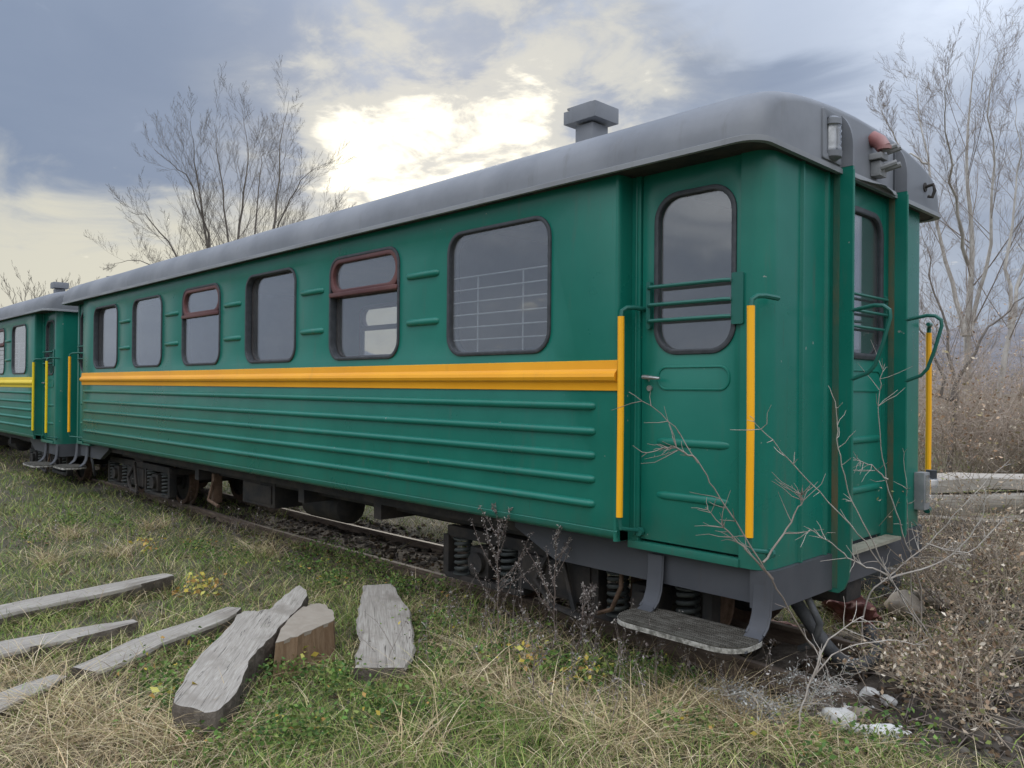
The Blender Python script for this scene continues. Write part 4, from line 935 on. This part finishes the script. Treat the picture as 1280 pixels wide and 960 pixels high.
nb = [((1235, 780), .55, .95, 40, 'tall dry seed-headed weed bush at the right, in front of the beams'), ((1290, 850), .5, 1.0, 40, 'dry seed-headed weed bush cut by the right edge'), ((1185, 735), .45, .5, 24, 'dry tangled weed bush beside the carriage end'), ((1225, 915), .4, .6, 30, 'low dry weed bush at the lower right corner'), ((1150, 850), .3, .36, 22, 'small dry weed bush next to the pale stones'), ((1275, 770), .5, 1.15, 44, 'tallest dry weed bush at the right, in line with the tail lamp'), ((1270, 690), .8, .45, 36, 'dry weed bush just in front of the grey beams')]
for i, (q, r_, h, n_, lb) in enumerate(nb):
    bush('weed_bush', lb, gp(*q, -.12), r_, h, n_, M['drystem'] if i % 2 else M['twig'], tan, 2100, .025, 80+i, 'dry weed bushes beside the track', .0036, .85, 4)
bush('wormwood_plant', 'small silvery grey wormwood plant in front of the track end', gp(975, 915, -.1), .18, .36, 12, M['paletwig'], [(.42, .42, .40), (.34, .34, .31)], 2200, .013, 95, None, .0028, .7, 4)
def weed(label, root, h, seed, nb_, col_, nl, lean=0.0, lsz=.018):
    global OFF
    rs = np.random.default_rng(seed); c = np.array(root, float); c[2] = float(ground_h(c[0], c[1]))-.02; polys = []
    n = 10; st = [c+np.array((lean*(i/n)**2+rs.normal()*.006, rs.normal()*.006, h*i/n)) for i in range(n+1)]
    A, B, ra, rb, tip = [], [], [], [], []
    for i in range(n): A.append(st[i]); B.append(st[i+1]); ra.append(.0055*(1-.07*i)); rb.append(.0055*(1-.07*(i+1)))
    for k in range(nb_):
        f = .25+.7*(k+rs.random())/nb_; i = int(f*n); p0 = st[i]+(st[i+1]-st[i])*(f*n-i); a = rs.random()*6.28; d = np.array((math.cos(a)*.75, math.sin(a)*.75, .75)); ln = h*.58*(1.15-f)*(.7+.6*rs.random()); cur = p0
        for j in range(6):
            d = d+np.array((0, 0, .10))+rs.normal(size=3)*.08; d /= np.linalg.norm(d); nx_ = cur+d*ln/6; A.append(cur); B.append(nx_); ra.append(.003*(1-.12*j)); rb.append(.003*(1-.12*(j+1)))
            for h_ in range(5): tip.append(cur+(nx_-cur)*rs.random())
            cur = nx_
    for i in range(5, n):
        for h_ in range(5): tip.append(st[i]+(st[i+1]-st[i])*rs.random())
    o = thing('dead_weed', label, 'weed', tuple(c), 'dead weed stalks'); V, Q = segments(A, B, ra, rb, 4); fast_mesh('stalk', V-c, Q, mat=M['darkstem'], parent=o)
    tip = np.array(tip); P = tip[rs.integers(0, len(tip), nl)]+rs.normal(size=(nl, 3))*.006; V, Q = leaflets(P, lsz*(.5+rs.random(nl)), rs, aspect=.45); pal = np.array(col_)[rs.integers(0, len(col_), nl)]*(.7+.6*rs.random((nl, 1)))
    fast_mesh('dry_leaves', V-c, Q, cols=np.repeat(pal, 4, 0), mat=M['leaf'], parent=o)['kind'] = 'stuff'
grey = [(.20, .17, .155), (.28, .25, .23), (.13, .105, .095), (.36, .33, .30)]
weed('bushy dark dead weed standing before the left springs of the near bogie', at_depth(622, 770, 5.0), .92, 1, 16, grey, 1500, 0, .013)
weed('reddish dead weed stalk standing right of the bushy one, before the bogie', at_depth(692, 790, 4.7), .86, 2, 11, grey, 900, .02, .013)
weed('thin dead weed with drooping tips left of the footstep', at_depth(722, 800, 4.6), .55, 3, 6, grey, 500, .10)
weed('lone thin dark stalk in the grass below the near bogie', at_depth(668, 880, 4.0), .50, 4, 3, grey, 80, -.05)
# bare saplings arching in front of the carriage end
def sapling(label, pths, r0, seed, mat=M['paletwig'], twigs=7):
    global OFF
    rs = np.random.default_rng(seed); A, B, ra, rb = [], [], [], []
    g0 = at_depth(*pths[0][0]); g0 = np.array((g0[0], g0[1], float(ground_h(g0[0], g0[1]))))
    o = thing('bare_sapling', label, 'sapling', tuple(g0), 'bare saplings before the carriage end')
    for pth in pths:
        P = [at_depth(*q) for q in pth]; 
        if pth is pths[0]: P = [g0-np.array((0, 0, .03))]+P
        # smooth subdivision
        Q_ = []
        for i in range(len(P)-1):
            a_, b_, c_, d_ = P[max(i-1, 0)], P[i], P[i+1], P[min(i+2, len(P)-1)]
            for k in range(5):
                t_ = k/5; Q_.append(.5*((2*b_)+(-a_+c_)*t_+(2*a_-5*b_+4*c_-d_)*t_**2+(-a_+3*b_-3*c_+d_)*t_**3)+rs.normal(size=3)*.004)
        Q_.append(P[-1]); n = len(Q_); rd = [r0*(1-.75*i/n) for i in range(n)]
        mb = MB(); mb.tube(Q_, rd, 6); OFF = g0; mb.build('branch', mat, o, 60); OFF = np.zeros(3)
        for k in range(twigs):
            i = int(rs.integers(n//4, n-1)); d = Q_[min(i+1, n-1)]-Q_[i-1]; d /= np.linalg.norm(d); s_ = rs.normal(size=3); s_ -= d*(s_@d); s_ /= np.linalg.norm(s_)
            dd = d*.6+s_*.8; cur = Q_[i]; ln = (.05+.16*rs.random()**2)
            for j in range(3): nx_ = cur+(dd+rs.normal(size=3)*.15)*ln/3; A.append(cur); B.append(nx_); ra.append(.0022-.0004*j); rb.append(.0018-.0004*j); cur = nx_
    V, Q = segments(A, B, ra, rb, 4); fast_mesh('twigs', V-g0, Q, mat=mat, parent=o)['kind'] = 'stuff'
sapling('long arching bare sapling whose tip crosses the side door', [[(1052, 868, 4.0), (1028, 828, 3.9), (985, 760, 3.68), (950, 700, 3.55), (900, 622, 3.55), (872, 577, 3.6), (835, 525, 3.68), (786, 490, 3.75)], [(965, 722, 3.6), (935, 690, 3.55), (905, 660, 3.55), (882, 634, 3.55)], [(872, 577, 3.6), (850, 562, 3.62), (825, 560, 3.65), (802, 571, 3.7)], [(953, 705, 3.55), (985, 660, 3.58), (1000, 630, 3.6), (1003, 610, 3.6)]], .0052, 1, M['twig'], 16)
sapling('pale bare sapling crossing the corner of the carriage towards upper left', [[(1195, 850, 4.45), (1165, 800, 4.35), (1110, 718, 4.1), (1062, 655, 3.85), (1000, 590, 3.6), (965, 550, 3.5), (937, 520, 3.45)], [(1110, 718, 4.1), (1075, 705, 4.0), (1040, 680, 3.9), (1010, 660, 3.8)]], .0050, 2, twigs=14)
sapling('pale bare sapling rising in front of the rusty gangway flange', [[(1172, 822, 4.5), (1130, 752, 4.3), (1092, 680, 4.1), (1062, 615, 4.0), (1048, 560, 3.92), (1046, 515, 3.9), (1040, 492, 3.9)]], .0048, 3, twigs=14)
sapling('upright bare sapling in front of the end door', [[(1150, 735, 4.8), (1128, 665, 4.6), (1108, 600, 4.5), (1098, 530, 4.4), (1101, 480, 4.4), (1106, 455, 4.4)], [(1108, 600, 4.5), (1085, 580, 4.4), (1062, 575, 4.3)]], .0048, 4, twigs=12)
sapling('thin bare sapling in front of the tail lamp', [[(1140, 730, 4.9), (1136, 665, 4.8), (1134, 610, 4.7), (1128, 560, 4.7)]], .0038, 5, twigs=9)
sapling('bare sapling leaning right over the weed bushes', [[(1080, 760, 4.6), (1110, 722, 4.6), (1160, 680, 4.6), (1215, 620, 4.6), (1262, 575, 4.6)], [(1160, 680, 4.6), (1210, 690, 4.6), (1260, 640, 4.6)], [(1110, 722, 4.6), (1180, 700, 4.6), (1225, 650, 4.6), (1232, 610, 4.6)]], .0060, 6, twigs=16)
sapling('low pale twiggy sapling in front of the rail end', [[(1000, 900, 3.6), (1015, 850, 3.6), (1050, 815, 3.6), (1110, 800, 3.6), (1160, 808, 3.6)], [(1015, 850, 3.6), (1035, 800, 3.6), (1080, 770, 3.6)]], .0050, 7)

# ------------------------------------------------------------------ odds and ends at the track end
def lump(name, c, size, mat, label, cat, seed, group=None, sub=3, rough=.35):
    bm = bmesh.new(); bmesh.ops.create_icosphere(bm, subdivisions=sub, radius=1); sv = Vector((seed*3.1, seed*1.7, seed*.9))
    for v in bm.verts:
        v.co = v.co*(1+rough*mnoise.noise(v.co*1.3+sv)+rough*.5*mnoise.noise(v.co*3.1+sv)); v.co = Vector((v.co.x*size[0], v.co.y*size[1], v.co.z*size[2]))
    me = bpy.data.meshes.new(name); bm.to_mesh(me); bm.free(); finish(me, mat, 50 if sub > 2 else 25)
    o = bpy.data.objects.new(name, me); col.objects.link(o); g = float(ground_h(c[0], c[1])); o.location = (c[0], c[1], g+size[2]*.55); o.rotation_euler = (0, 0, seed)
    return tag(o, label, cat, group)
stones = [((1086, 868), .035, 'white stone lying highest in the heap at the track end'), ((1058, 885), .03, 'small white stone left of the highest one'), ((1048, 912), .05, 'larger pale stone in the middle of the heap'), ((1075, 900), .04, 'tan stone between the white ones'), ((1030, 895), .028, 'pale stone nearest the wormwood plant'), ((1110, 885), .03, 'grey stone by the small dry weed bush'), ((1065, 925), .035, 'pale stone at the lower end of the heap'), ((1130, 765), .10, 'rounded grey-brown boulder beside the carriage end'), ((1165, 760), .08, 'second grey-brown boulder, nearer the weed bushes')]
for i, (q, s_, lb) in enumerate(stones): lump('stone', gp(*q, -.09), (s_*1.6, s_*1.25, s_*1.0), M['stone'] if i < 7 and i != 3 else M['stumptop'], lb, 'stone', i+1, 'pale stones at the track end')
lump('plastic_scrap', gp(1098, 932, -.09), (.10, .05, .035), M['plastic'], 'crumpled white plastic scrap at the bottom right', 'scrap', 4, None, 4, .9)
lump('red_rag', gp(1062, 770, -.10), (.20, .11, .14), M['redrust'], 'crumpled dull red rag under the end of the carriage', 'rag', 6, None, 4, .9)
lump('red_rag', gp(985, 790, -.12), (.14, .07, .05), M['redrust'], 'flat dull red rag between the rails behind the footstep', 'rag', 9, None, 4, .9)
h0 = [at_depth(*q) for q in ((990, 745, 4.6), (1010, 775, 4.5), (1032, 806, 4.42), (1050, 825, 4.42), (1072, 833, 4.45), (1090, 824, 4.5), (1095, 806, 4.6), (1084, 786, 4.7))]
mb = MB(); P = []
for i in range(len(h0)-1):
    for k in range(5): P.append(h0[i]*(1-k/5)+h0[i+1]*k/5)
P.append(h0[-1]); P = [P[0]]+[(P[i-1]+P[i]*2+P[i+1])/4 for i in range(1, len(P)-1)]+[P[-1]]
mb.tube(P, .038, 12); o = mb.build('rubber_hose', M['hose'], None, 60, pivot=P[10]); tag(o, 'bent dark rubber brake hose lying across the rails at the end', 'hose')
c0 = gp(1098, 745, -.1)
mb = MB(); out = rr(-.16, .16, -.10, .10, .07, 6); hole = rr(.02, .10, -.03, .03, .028, 5); mb.plate([out, hole], lambda u, v, w_: (c0[0]+u, c0[1]+w_+v*.45, c0[2]+.13+v-.25*u), -.03, .03, .008)
o = mb.build('brake_shoe', M['hose'], None, 35, pivot=(c0[0], c0[1], c0[2])); tag(o, 'old grey iron shoe plate with a hole standing behind the red rag', 'plate')
for i, (q, ln, az, lb) in enumerate([((1120, 712), 1.0, .4, 'thin grey lath lying nearest the end door'), ((1150, 700), 1.2, .9, 'grey lath lying between the end door and the beams'), ((1105, 728), .8, .15, 'short broken lath by the iron shoe plate'), ((1170, 722), 1.1, .6, 'grey lath half under the tangled weed bush')]):
    g = gp(*q, -.08); d = rv*math.cos(az)+fv*math.sin(az)*.6
    slab('wood_lath', [(g[0]+d[0]*ln*(k/4-.5), g[1]+d[1]*ln*(k/4-.5), -.03+.035*i+.02*(k % 2)*.3) for k in range(5)], [.09]*5, .05, lb, 'lath', seed=40+i, group='loose laths behind the carriage')

# ------------------------------------------------------------------ grass, weeds and litter
def polar(n, r0, r1, rs, a=48):
    th = YAW+(rs.random(n)*2-1)*R(a); r_ = r0*np.exp(rs.random(n)*math.log(r1/r0)); return np.stack([CAM[0]+np.sin(th)*r_, CAM[1]+np.cos(th)*r_], 1), r_
def near_px(P, pts, s_):
    out = np.zeros(len(P))
    for a, c in pts:
        g = gp(a, c); out = np.maximum(out, np.exp(-((P[:, 0]-g[0])**2+(P[:, 1]-g[1])**2)/(2*s_**2)))
    return out
def bed_mask(P):
    fade = smooth(P[:, 0], -8.0, -6.4)
    y = P[:, 1]+(fbm(P[:, 0], P[:, 1], 1.5, 30)-.5)*.5
    inb = smooth(y, .35, .62)*(1-smooth(y, 1.75, 2.1))*(.25+.75*fade); return np.maximum(inb, smooth(P[:, 0], -.5, .1)*smooth(P[:, 1], .2, .5)*(1-smooth(P[:, 1], 3.2, 4.4))*(1-smooth(P[:, 0], .7, 1.3))*.9)
def blades(name, P, ln, wd, lean, droop, pal, rs, label, mat):
    n = len(P); z = ground_h(P[:, 0], P[:, 1])-.01; B0 = np.stack([P[:, 0], P[:, 1], z], 1)
    a = rs.random(n)*6.283; d = np.stack([np.cos(a), np.sin(a), np.zeros(n)], 1); fa = rs.random(n)*6.283; sd = np.stack([np.cos(fa), np.sin(fa), np.zeros(n)], 1)*wd[:, None]/2
    V = np.zeros((n, 7, 3)); L_ = ln[:, None]
    for k, t_ in enumerate((0, .36, .70, 1.0)):
        up = t_-droop*t_**2*.62; out = lean*t_+droop*t_**2*.75
        c = B0+d*(out[:, None]*L_)+np.array((0, 0, 1.))*(np.maximum(up, .02*t_)[:, None]*L_)
        w_ = (1, .85, .55, 0)[k]
        if k < 3: V[:, 2*k] = c-sd*w_; V[:, 2*k+1] = c+sd*w_
        else: V[:, 6] = c
    b = np.arange(n)[:, None]*7
    Q = np.concatenate([b+np.array([[0, 1, 3, 2]]), b+np.array([[2, 3, 5, 4]])]); T = b+np.array([[4, 5, 6]])
    cols = np.repeat(pal, 7, 0)
    o = fast_mesh(name, V.reshape(-1, 3), Q, T, cols, mat); tag(o, label, 'grass', kind='stuff'); return o
rs = np.random.default_rng(77)
P, r_ = polar(290000, 2.3, 26, rs)
m_ = bed_mask(P); dens = fbm(P[:, 0], P[:, 1], 2.2, 41)
gr_ = .62+1.1*(fbm(P[:, 0], P[:, 1], .7, 44)-.5)+.5*near_px(P, [(420, 910), (560, 930), (330, 920)], .45)+.35*near_px(P, [(60, 600), (120, 620), (40, 640)], 1.3)-.5*near_px(P, [(120, 880), (200, 930), (60, 930), (890, 880), (700, 850)], .4)+.3*near_px(P, [(420, 705), (480, 720), (430, 760)], .35)
isg = rs.random(len(P)) < np.clip(gr_, .12, .88)
keep = (rs.random(len(P)) > m_*.985) & (dens+rs.random(len(P))*.5 > .5) & ((P[:, 1] < .5) | (r_ > 5) | (P[:, 0] > .3))
far_s = 1+smooth(r_, 6, 22)*.8
kg = keep & isg; n = kg.sum()
gp_ = np.array([(.17, .27, .050), (.22, .29, .070), (.26, .27, .09), (.13, .21, .05), (.33, .32, .12)])
blades('green_grass', P[kg], (.05+.11*rs.random(n)+.10*(fbm(P[kg][:, 0], P[kg][:, 1], 3, 50)-.3))*(.8+.4*rs.random(n)), (.0035+.003*rs.random(n))*far_s[kg]**1.5, .15+.45*rs.random(n), .2+.8*rs.random(n), gp_[rs.integers(0, 5, n)]*(.45+1.15*rs.random((n, 1))), rs, 'short green autumn grass between the logs and the track', M['blade'])
ks = keep & ~isg; n = ks.sum()
sp_ = np.array([(.58, .46, .27), (.70, .58, .39), (.47, .35, .20), (.34, .25, .15), (.50, .45, .23), (.27, .20, .12)])
blades('dry_grass', P[ks], (.07+.17*rs.random(n)**1.6)*(.8+.4*rs.random(n)), (.0028+.0026*rs.random(n))*far_s[ks]**1.5, .3+.7*rs.random(n), .5+.75*rs.random(n), sp_[rs.integers(0, 6, n)]*(.45+.95*rs.random((n, 1))), rs, 'dry straw-coloured grass over the whole foreground', M['blade'])
# tufts of long straw
T = []; 
for a, c in [(900, 890), (925, 905), (865, 895), (940, 930), (120, 900), (170, 915), (90, 930), (210, 940), (60, 890), (700, 900), (750, 930), (640, 880), (560, 860), (520, 940), (150, 690), (90, 670), (190, 660), (60, 700), (330, 690), (800, 930), (30, 850), (260, 930), (830, 900), (610, 830), (1000, 940)]:
    g = gp(a, c); k = 130; T.append(g[None, :2]+rs.normal(size=(k, 2))*.075)
T = np.concatenate(T); n = len(T)
blades('straw_tufts', T, .18+.22*rs.random(n), .003+.0025*rs.random(n), .25+.8*rs.random(n), .5+.8*rs.random(n), sp_[rs.integers(0, 5, n)]*(.85+.4*rs.random((n, 1))), rs, 'long bent straw tufts scattered in the foreground', M['blade'])
# grass crowding the timber and the near rail
T = []
for p0, p1, k in [((-4.05, -2.7), (-4.48, -.9), 420), ((-3.22, -2.8), (-3.30, -1.6), 320), ((-2.60, -2.1), (-3.15, -.95), 320), ((-1.70, -1.95), (-1.55, -1.75), 160), ((-1.75, -1.7), (-2.6, -1.0), 320), ((-1.50, -1.05), (-1.75, -.72), 260), ((-1.75, -.70), (-2.9, .1), 320), ((-2.25, -1.30), (-2.45, -.85), 200), ((-6.6, .62), (-.9, .62), 900), ((-2.3, -2.7), (-2.6, -2.1), 160)]:
    f = rs.random((k, 1)); T.append(np.array([p0])*(1-f)+np.array([p1])*f+rs.normal(size=(k, 2))*.05)
T = np.concatenate(T); n = len(T); mix_ = rs.random(n) < .55
blades('edge_grass', T, .08+.15*rs.random(n), .0035+.003*rs.random(n), .1+.5*rs.random(n), .3+.7*rs.random(n), np.where(mix_[:, None], gp_[rs.integers(0, 5, n)], sp_[rs.integers(0, 6, n)])*(.75+.5*rs.random((n, 1))), rs, 'mixed grass crowding the edges of the boards and the near rail', M['blade'])
# leafy ground weeds
W = []; WC = []; WS = []
gl = np.array([(.12, .23, .05), (.17, .27, .065), (.23, .28, .08), (.09, .17, .05)]); yl = np.array([(.55, .42, .08), (.46, .43, .11), (.45, .27, .09)])
cl_ = [(400, 690), (440, 700), (470, 720), (500, 740), (420, 730), (380, 710), (540, 745), (330, 815), (270, 830), (200, 870), (230, 890), (520, 800), (560, 780), (620, 830), (720, 850), (760, 860), (800, 850), (840, 860), (680, 840), (480, 900), (380, 930), (330, 900), (300, 940), (90, 660), (40, 680), (150, 660), (350, 850), (580, 900), (250, 690), (290, 700), (1010, 950), (1120, 940), (870, 930), (420, 860), (550, 840), (640, 800)]
for i, (a, c) in enumerate(cl_):
    g = gp(a, c); k = int(rs.integers(220, 460)); Pq = g[None, :2]+rs.normal(size=(k, 2))*(.09+.06*rs.random()); z = ground_h(Pq[:, 0], Pq[:, 1])+.02+.13*rs.random(k)
    W.append(np.column_stack([Pq, z])); cc = gl[rs.integers(0, 4, k)]*(.45+.75*rs.random((k, 1))); yy = rs.random(k) < (.02 if i % 4 else .07); cc[yy] = yl[rs.integers(0, 3, yy.sum())]; WC.append(cc); WS.append(.012+.024*rs.random(k))
for a, c in [(182, 688), (255, 735), (250, 742), (660, 838), (735, 862), (370, 835), (230, 900)]:
    g = gp(a, c); k = 50; Pq = g[None, :2]+rs.normal(size=(k, 2))*.07; z = ground_h(Pq[:, 0], Pq[:, 1])+.03+.14*rs.random(k); W.append(np.column_stack([Pq, z])); WC.append(yl[rs.integers(0, 3, k)]*(.8+.4*rs.random((k, 1)))); WS.append(.025+.03*rs.random(k))
W, WC, WS = np.concatenate(W), np.concatenate(WC), np.concatenate(WS)
V, Q = leaflets(W, WS, rs, .45, .62); o = fast_mesh('leafy_weeds', V, Q, cols=np.repeat(WC, 4, 0), mat=M['leaf']); tag(o, 'low leafy green and yellowing weeds in the grass', 'weeds', kind='stuff')
# thin dry stalks standing in the grass
A, B, ra, rb, TP = [], [], [], [], []
spots = [(640, 830), (690, 850), (720, 870), (660, 800), (600, 800), (740, 830), (560, 790), (780, 870), (820, 890), (700, 910), (100, 660), (160, 640), (60, 690), (220, 670), (300, 690), (330, 660), (930, 900), (960, 890), (520, 850), (860, 880), (140, 700), (30, 640), (250, 640)]
for a_, c_ in spots:
    g = gp(a_, c_)
    for k in range(9):
        q = np.array((g[0]+rs.normal()*.12, g[1]+rs.normal()*.12, 0)); q[2] = float(ground_h(q[0], q[1])); d = np.array((rs.normal()*.22, rs.normal()*.22, 1)); h_ = .18+.32*rs.random()
        for j in range(5):
            nx_ = q+d/np.linalg.norm(d)*h_/5; A.append(q); B.append(nx_); ra.append(.0022-.0003*j); rb.append(.0019-.0003*j); q = nx_; d = d+rs.normal(size=3)*.12
            if j > 1: TP += [q+rs.normal(size=3)*.008 for _ in range(4)]
V, Q = segments(A, B, ra, rb, 3); o = fast_mesh('dry_stalks', V, Q, mat=M['twig']); tag(o, 'thin dry stalks standing scattered through the grass', 'stalks', kind='stuff')
TP = np.array(TP); n = len(TP); V, Q = leaflets(TP, .008+.014*rs.random(n), rs); o = fast_mesh('stalk_leaves', V, Q, cols=np.repeat(np.array(grey)[rs.integers(0, 4, n)]*(.8+.6*rs.random((n, 1))), 4, 0), mat=M['leaf']); tag(o, 'withered little leaves on the thin dry stalks', 'leaves', kind='stuff')
# fallen leaves, bark crumbs and sticks
P, r_ = polar(26000, 2.4, 14, rs); m_ = bed_mask(P); k_ = rs.random(len(P)) < .35+.65*m_; P = P[k_]; n = len(P)
lt = np.array([(.13, .085, .05), (.20, .14, .09), (.085, .06, .04), (.26, .20, .14), (.05, .04, .03), (.11, .09, .075)])
V, Q = leaflets(np.column_stack([P, ground_h(P[:, 0], P[:, 1])+.004+.02*rs.random(n)]), .02+.035*rs.random(n), rs, .75, .6)
o = fast_mesh('leaf_litter', V, Q, cols=np.repeat(lt[rs.integers(0, 6, n)]*(.7+.6*rs.random((n, 1))), 4, 0), mat=M['litter']); tag(o, 'brown fallen leaves and crumbs on the soil by the rails', 'litter', kind='stuff')
A, B = [], []
for k in range(900):
    if k < 420: x, y = rs.uniform(-1.2, 1.0), rs.uniform(.5, 3.6)
    else: x, y = rs.uniform(-7, 1), rs.uniform(.2, 2.2)
    a = rs.random()*6.28; ln = .08+.28*rs.random()**2; z = float(ground_h(x, y)); A.append((x, y, z+.005+.03*rs.random())); B.append((x+math.cos(a)*ln, y+math.sin(a)*ln, z+.01+.06*rs.random()))
rr_ = .0018+.003*rs.random(len(A)); V, Q = segments(A, B, rr_, rr_*.6, 4); o = fast_mesh('fallen_sticks', V, Q, mat=M['twig']); tag(o, 'loose thin sticks and dead stems lying on the track soil', 'sticks', kind='stuff')
# crumbly soil clods along the track bed
n = 5600; x = rs.uniform(-9, 1.4, n); y = rs.uniform(.45, 2.1, n); s_ = .008+.03*rs.random(n)**3
x[5200:] = rs.uniform(-.9, 1.0, 400); y[5200:] = rs.uniform(.5, 3.6, 400); s_[5200:] = .015+.055*rs.random(400)**2
ico = bmesh.new(); bmesh.ops.create_icosphere(ico, subdivisions=1, radius=1); iv = np.array([v.co[:] for v in ico.verts]); it = np.array([[v.index for v in f.verts] for f in ico.faces]); ico.free()
nv = len(iv); V = (iv[None]*(1+.35*rs.normal(size=(n, nv, 1)))*s_[:, None, None]*np.array((1, 1, .7)))+np.stack([x, y, ground_h(x, y)+s_*.2], 1)[:, None]
o = fast_mesh('soil_clods', V.reshape(-1, 3), None, (it[None]+np.arange(n)[:, None, None]*nv).reshape(-1, 3), cols=np.repeat(np.array([(.055, .045, .036), (.09, .075, .06), (.14, .125, .11), (.07, .05, .035)])[rs.integers(0, 4, n)], nv, 0), mat=M['litter']); tag(o, 'dark crumbly soil and grit along the track bed', 'soil', kind='stuff')
